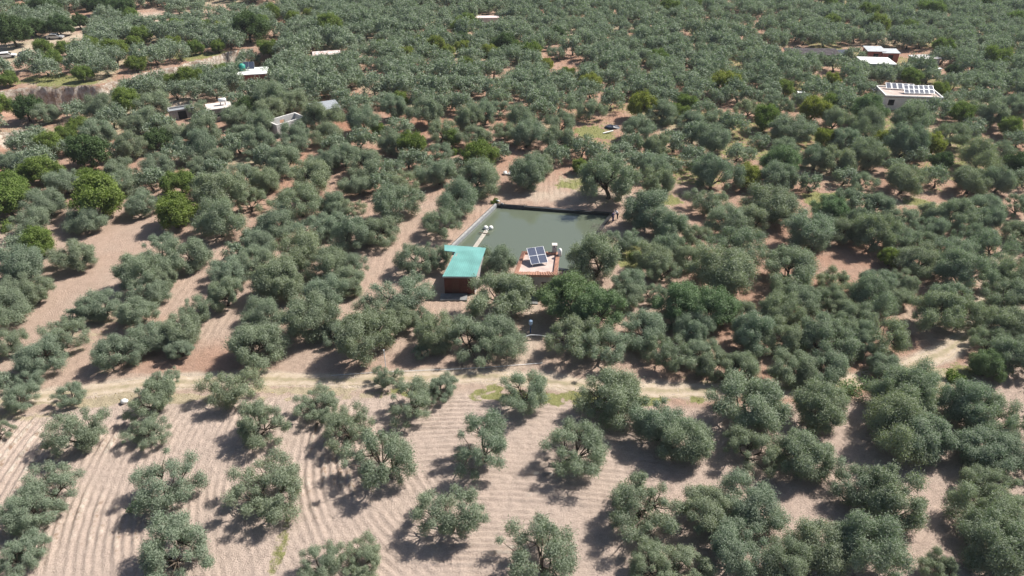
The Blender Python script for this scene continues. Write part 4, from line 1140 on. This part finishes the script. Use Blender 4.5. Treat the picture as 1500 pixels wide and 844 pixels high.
lw = MB().box(-3.2, 3.0, -.2, .2, -.4, .6).build("low_wall", M_RENDER); p = P(378, 121); lw.location = (p[0], p[1], zg(p[0], p[1])); lw.rotation_euler = (0, 0, .25); tag(lw, "low pale wall in front of the red house", "wall")
bb = empty("garden_table", (*P(421, 113)[:2], zg(*P(421, 113)[:2])), .3, "blue and white clutter table under the olives right of the red house", "table")
MB().box(-.9, .9, -.5, .5, .75, .83).build("table_top", M_WHITE, bb); MB().box(-.8, -.3, -.4, .4, 0, .75).build("side_cabinet", M_BLUE, bb); MB().box(.3, .8, -.4, .4, 0, .75).build("side_cabinet", M_BLUE, bb)
# white topped open shelter
p = P(478, 77, 2.9); e = empty("open_shelter", (p[0], p[1], zg(p[0], p[1])), math.radians(14), "open shelter with long whitish slab roof on posts, red patches on top", "shelter")
MB().box(-3.4, 3.4, -1.9, 1.9, 2.72, 2.92).build("roof", mat("stained_white_roof", (.72, .70, .68), .8, .2, noise=0, col2=(.42, .26, .22), nscale=.9), e)
for sx in (-3.1, 3.1):
    for sy in (-1.6, 1.6): MB().box(sx - .14, sx + .14, sy - .14, sy + .14, -.4, 2.72).build("post", M_WHITE, e)
MB().box(-3.2, 3.2, 1.62, 1.78, -.4, 2.7).build("back_wall", M_GREYW, e)
# low metal sheds
house("metal_shed", 476, 158, 28, 5.2, 3.8, 2.2, M_GREYW, M_STEEL, "low shed with grey metal sheet roof behind the roofless hut", "shed", [("doorway", 'f', .4, 1.0, 0, 1.8, M_DARK)], tiltz=.4, roof_t=.08)
house("metal_shed", 489, 161, 20, 2.6, 2.2, 1.7, M_WHITE, M_STEEL, "tiny white-walled lean-to at the grey metal shed's right end", "shed", [("door", 'f', .5, .8, 0, 1.5, M_BLUE)], tiltz=.2, roof_t=.06)
house("metal_shed", 264, 158, 30, 4.6, 2.6, 2.0, M_CONC, M_STEEL, "grey sloping lean-to beside brown bare ground at the upper left", "shed", [("doorway", 'f', .5, 1.6, 0, 1.6, M_DARK)], tiltz=-.5, roof_t=.08)
house("white_hut", 398, 61, 10, 2.6, 2.2, 2.0, M_WHITE, M_WHITE, "tiny whitish hut behind the big dark tree by the ravine", "hut", [("doorway", 'f', .4, .7, 0, 1.6, M_DARK)])
# right hand farm
e = house("white_roofed_barn", 1284, 88, -6, 7.0, 6.0, 3.2, M_GREYW, M_WHITE, "pale barn with bright white flat roof and long grey front wall", "barn", [("doorway", 'r', .35, 2.0, 0, 2.4, M_DARK), ("window", 'f', .3, .8, 1.2, 2.0, M_GLASS)], tiltz=-.1)
MB().box(3.52, 6.2, -3.2, -3.0, -.6, 2.4).build("yard_wall", M_GREYW, e); MB().box(6.2, 6.5, -3.25, -2.9, -.6, 2.7).build("gate_pillar", M_WHITE, e)
e = house("white_house", 1331, 136, -7, 11.0, 6.4, 2.9, M_WHITE, M_ROOFP, "white flat-roofed house carrying two rows of solar panels among the right olives", "house",
          [("window", 'f', .86, 1.0, 1.0, 2.2, M_GLASS), ("window", 'f', .62, 1.0, 1.0, 2.2, M_GLASS), ("door", 'f', .74, 1.0, 0, 2.2, M_BLUE), ("window", 'f', .12, 1.2, 1.0, 2.2, M_GLASS), ("window", 'r', .5, 1.0, 1.0, 2.2, M_GLASS)], parapet=.25)
loc_drop = .3
hp = e.location; hr = e.rotation_euler.z
def on_roof(x, y, z):
    v = Matrix.Rotation(hr, 4, 'Z') @ Vector((x, y, 0)); return (hp.x + v.x, hp.y + v.y, hp.z + z)
for k in range(5):
    solar_panel("solar_panel", on_roof(-3.6 + k * 1.15, 1.5 - .1 * k, 3.15), hr, math.radians(32), 1, 1, 1.0, 1.5,
                f"{ORD[k + 1]} solar panel from the left in the white house roof's back row", "solar panels on the white house")
for k in range(6):
    solar_panel("solar_panel", on_roof(-.9 + k * 1.02, -1.5 + .08 * k, 3.15), hr, math.radians(32), 1, 2, .9, 1.05,
                f"{ORD[k + 1]} solar panel from the left in the white house roof's front row", "solar panels on the white house")
p = P(1289, 146, 0); vr = empty("vine_pergola", (p[0], p[1], zg(p[0], p[1])), 0, "dark pergola with pale top rails in front of the white house's left end", "pergola")
for sx in (-2.6, 2.6):
    for sy in (-1.5, 1.5): MB().tube([(sx, sy, -.3), (sx, sy, 2.4)], [.06, .06]).build("post", M_PIPE, vr)
for k in range(6): MB().box(-2.8, 2.8, -1.6 + k * .62, -1.5 + k * .62, 2.4, 2.46).build("rail", M_PIPE, vr)
MB().box(-2.6, 2.6, -1.4, 1.5, 2.25, 2.3).build("shade_net", M_NET, vr)
house("long_shed", 1281, 72, -4, 4.2, 3.6, 2.6, M_RED, M_STEEL, "red-walled shed with pale bluish sheet roof, left of a twin behind the barn", "shed", [("doorway", 'f', .5, 1.2, 0, 2.0, M_DARK)], tiltz=.35, roof_t=.08)
house("long_shed", 1303, 75, -4, 4.0, 3.0, 2.4, M_RED, M_STEEL, "red-walled shed with pale bluish sheet roof, right of a twin behind the barn", "shed", [("doorway", 'f', .5, 1.2, 0, 1.9, M_DARK)], tiltz=.3, roof_t=.08)
house("sheeted_hut", 1355, 83, 6, 6.2, 3.4, 2.2, M_GREYW, mat("patched_white_sheet", (.66, .68, .70), .7, .3, noise=0, col2=(.36, .30, .28), nscale=.8), "hut roofed in patched whitish sheets right of the barn", "hut", [("doorway", 'f', .2, 1.4, 0, 1.8, M_DARK)])
gp = MB().box(-.45, .45, -.35, .35, -.4, 2.0).build("gate_pillar", M_WHITE); MB_top = MB().box(-.6, .6, -.5, .5, 2.0, 2.15).build("pillar_cap", M_WHITE, gp)
p = P(1371, 113); gp.location = (p[0], p[1], zg(p[0], p[1])); tag(gp, "white gate pillar between the barn yard and the white house", "pillar")
lw = MB().box(-2.6, 2.2, -.15, .15, -.4, .8).build("low_wall", M_WHITE); p = P(1349, 113); lw.location = (p[0], p[1], zg(p[0], p[1])); lw.rotation_euler = (0, 0, -.05); tag(lw, "low whitewashed yard wall left of the white gate pillar", "wall")
house("kiosk", 1174, 135, -10, 1.5, 1.3, 2.1, M_WHITE, M_WHITE, "tiny white kiosk with dark blue front among the far right olives", "kiosk", [("door", 'f', .5, 1.2, .1, 1.9, M_BLUE)], over=.06)
p = P(1190, 74, 2.6); e = empty("shade_shelter", (p[0], p[1], zg(p[0], p[1])), math.radians(-6), "wide dark shade-net shelter on posts left of the white-roofed barn", "shelter")
MB().prism([(-6.5, -3), (6.5, -3), (6.5, 3), (-6.5, 3)], 2.35, [2.4, 2.55, 2.7, 2.5]).build("net_roof", M_NET, e)
for sx in (-6, -2, 2, 6):
    for sy in (-2.7, 2.7): MB().tube([(sx, sy, -.4), (sx, sy, 2.4)], [.07, .07]).build("post", M_WOOD, e)
MB().box(-6, 6, 2.72, 2.78, -.3, 2.3).build("back_net", M_NET, e)
p = P(1229, 83); tp = MB().prism([(-3.2, -1.2), (3.0, -1.4), (3.3, 1.2), (-2.8, 1.4)], -.3, [.8, 1.3, 1.9, 1.5]).build("tarpaulin", mat("blue_black_tarp", (.03, .045, .075), .35, .5, noise=.4, nscale=1), bevel=.15)
tp.location = (p[0], p[1], zg(p[0], p[1])); tag(tp, "blue-black tarpaulin covered stack left of the white-roofed barn", "tarpaulin")
house("long_hut", 713, 25, 3, 7.0, 2.6, 2.2, M_RENDER, mat("pinkish_roof", (.70, .56, .54), .8, .2, noise=.15), "long low pinkish-roofed hut in the far centre olives", "hut", [("doorway", 'f', .2, 1.2, 0, 1.7, M_DARK)])
sw = MB()
xs = np.linspace(0, 1, 40)
for k in range(39):
    a = P(196 + 56 * xs[k], 41 - 6 * xs[k]); b = P(196 + 56 * xs[k + 1], 41 - 6 * xs[k + 1]); z = zg(a[0], a[1])
    hgt = random.uniform(.9, 1.25); sw.prism([(a[0], a[1]), (b[0], b[1]), (b[0], b[1] + .5), (a[0], a[1] + .5)], z - .4, z + hgt)
tag(sw.build("stone_wall", mat("dark_stone", (.20, .19, .18), .9, .1, noise=.4, nscale=1.5)), "dark dry-stone retaining wall along the valley road", "wall")

# --- parked vehicles in the valley
def car(px, py, rz, paint, label, name="parked_car"):
    p = P(px, py); e = empty(name, (p[0], p[1], zg(p[0], p[1])), rz, label, "car")
    prof = [(-2.1, .35), (2.1, .35), (2.15, .75), (1.2, .95), (.55, 1.45), (-1.1, 1.48), (-1.95, 1.0), (-2.15, .9)]
    m = MB(); n = len(prof)
    vs_ = [(x, -.82, z) for x, z in prof] + [(x, .82, z) for x, z in prof]
    m.add(vs_, [tuple(range(n)), tuple(range(2 * n - 1, n - 1, -1))] + [(i, n + i, n + (i + 1) % n, (i + 1) % n) for i in range(n)])
    m.build("body", paint, e, bevel=.06)
    for s in (-1, 1):
        MB().add([(-1.6, s * .83, 1.0), (.95, s * .83, 1.0), (.5, s * .83, 1.38), (-1.05, s * .83, 1.40)], [(0, 1, 2, 3) if s < 0 else (3, 2, 1, 0)]).build("side_window", M_GLASS, e)
    MB().add([(1.17, -.7, 1.0), (1.17, .7, 1.0), (.62, .65, 1.43), (.62, -.65, 1.43)], [(0, 1, 2, 3)]).build("windscreen", M_GLASS, e)
    for x in (-1.35, 1.35):
        for s in (-1, 1): MB().tube([(x, s * .66, .32), (x, s * .86, .32)], [.32, .32], 12).build("wheel", M_TYRE, e)
car(11, 85, math.radians(25), M_WHITE, "white car parked on the pale valley road at the far left")
car(39, 83, math.radians(80), mat("dark_car_paint", (.03, .03, .05), .3, .5), "small dark car on the pale ground right of the white car")
car(82, 57, math.radians(8), mat("silver_car_paint", (.45, .46, .48), .3, .5, metal=.3), "silver-roofed car in the shade of a dark tree by the valley road")
# --- boulders on the ravine's bank
for k, (px, py, r_) in enumerate([(108, 139, 1.5), (122, 136, 1.3), (135, 137, 1.6), (60, 136, 1.2), (215, 118, 1.0), (255, 107, 1.0), (42, 138, 1.0)]):
    p = P(px, py); z = float(height0(p[0], p[1]))
    b_ = MB().ball((0, 0, 0), r_ * 1.4, r_, r_ * .9, 9, 7, .16).build("boulder", M_ROCK); b_.location = (p[0], p[1], z + .1); b_.rotation_euler = (0, 0, k)
    tag(b_, ["large pale boulder in the ravine wall, left of two others", "pale boulder in the ravine wall, middle of three", "big whitish boulder in the ravine wall, right of three", "brownish boulder on the ravine edge at the left", "boulder below the orchard on the ravine's rim",
             "boulder on the ravine rim near bright green bushes", "small boulder at the left end of the ravine edge", "flat-topped rock above the dark scarp at the left", "rock at the right end above the dark scarp"][k], "boulder", "boulders of the ravine")

# ------------------------------------------------------------------ air
HZM = bpy.data.materials.new("pale_air"); HZM.use_nodes = True
_n = HZM.node_tree; _n.nodes.remove(_n.nodes["Principled BSDF"])
_v = _n.nodes.new("ShaderNodeVolumePrincipled"); _v.inputs["Density"].default_value = 0.00013; _v.inputs["Color"].default_value = (.86, .92, 1, 1); _v.inputs["Anisotropy"].default_value = .2
_n.links.new(_v.outputs[0], _n.nodes["Material Output"].inputs["Volume"])
hz = MB().box(-930, 930, -90, 1030, -12, 62).build("haze", HZM); tag(hz, kind="stuff")
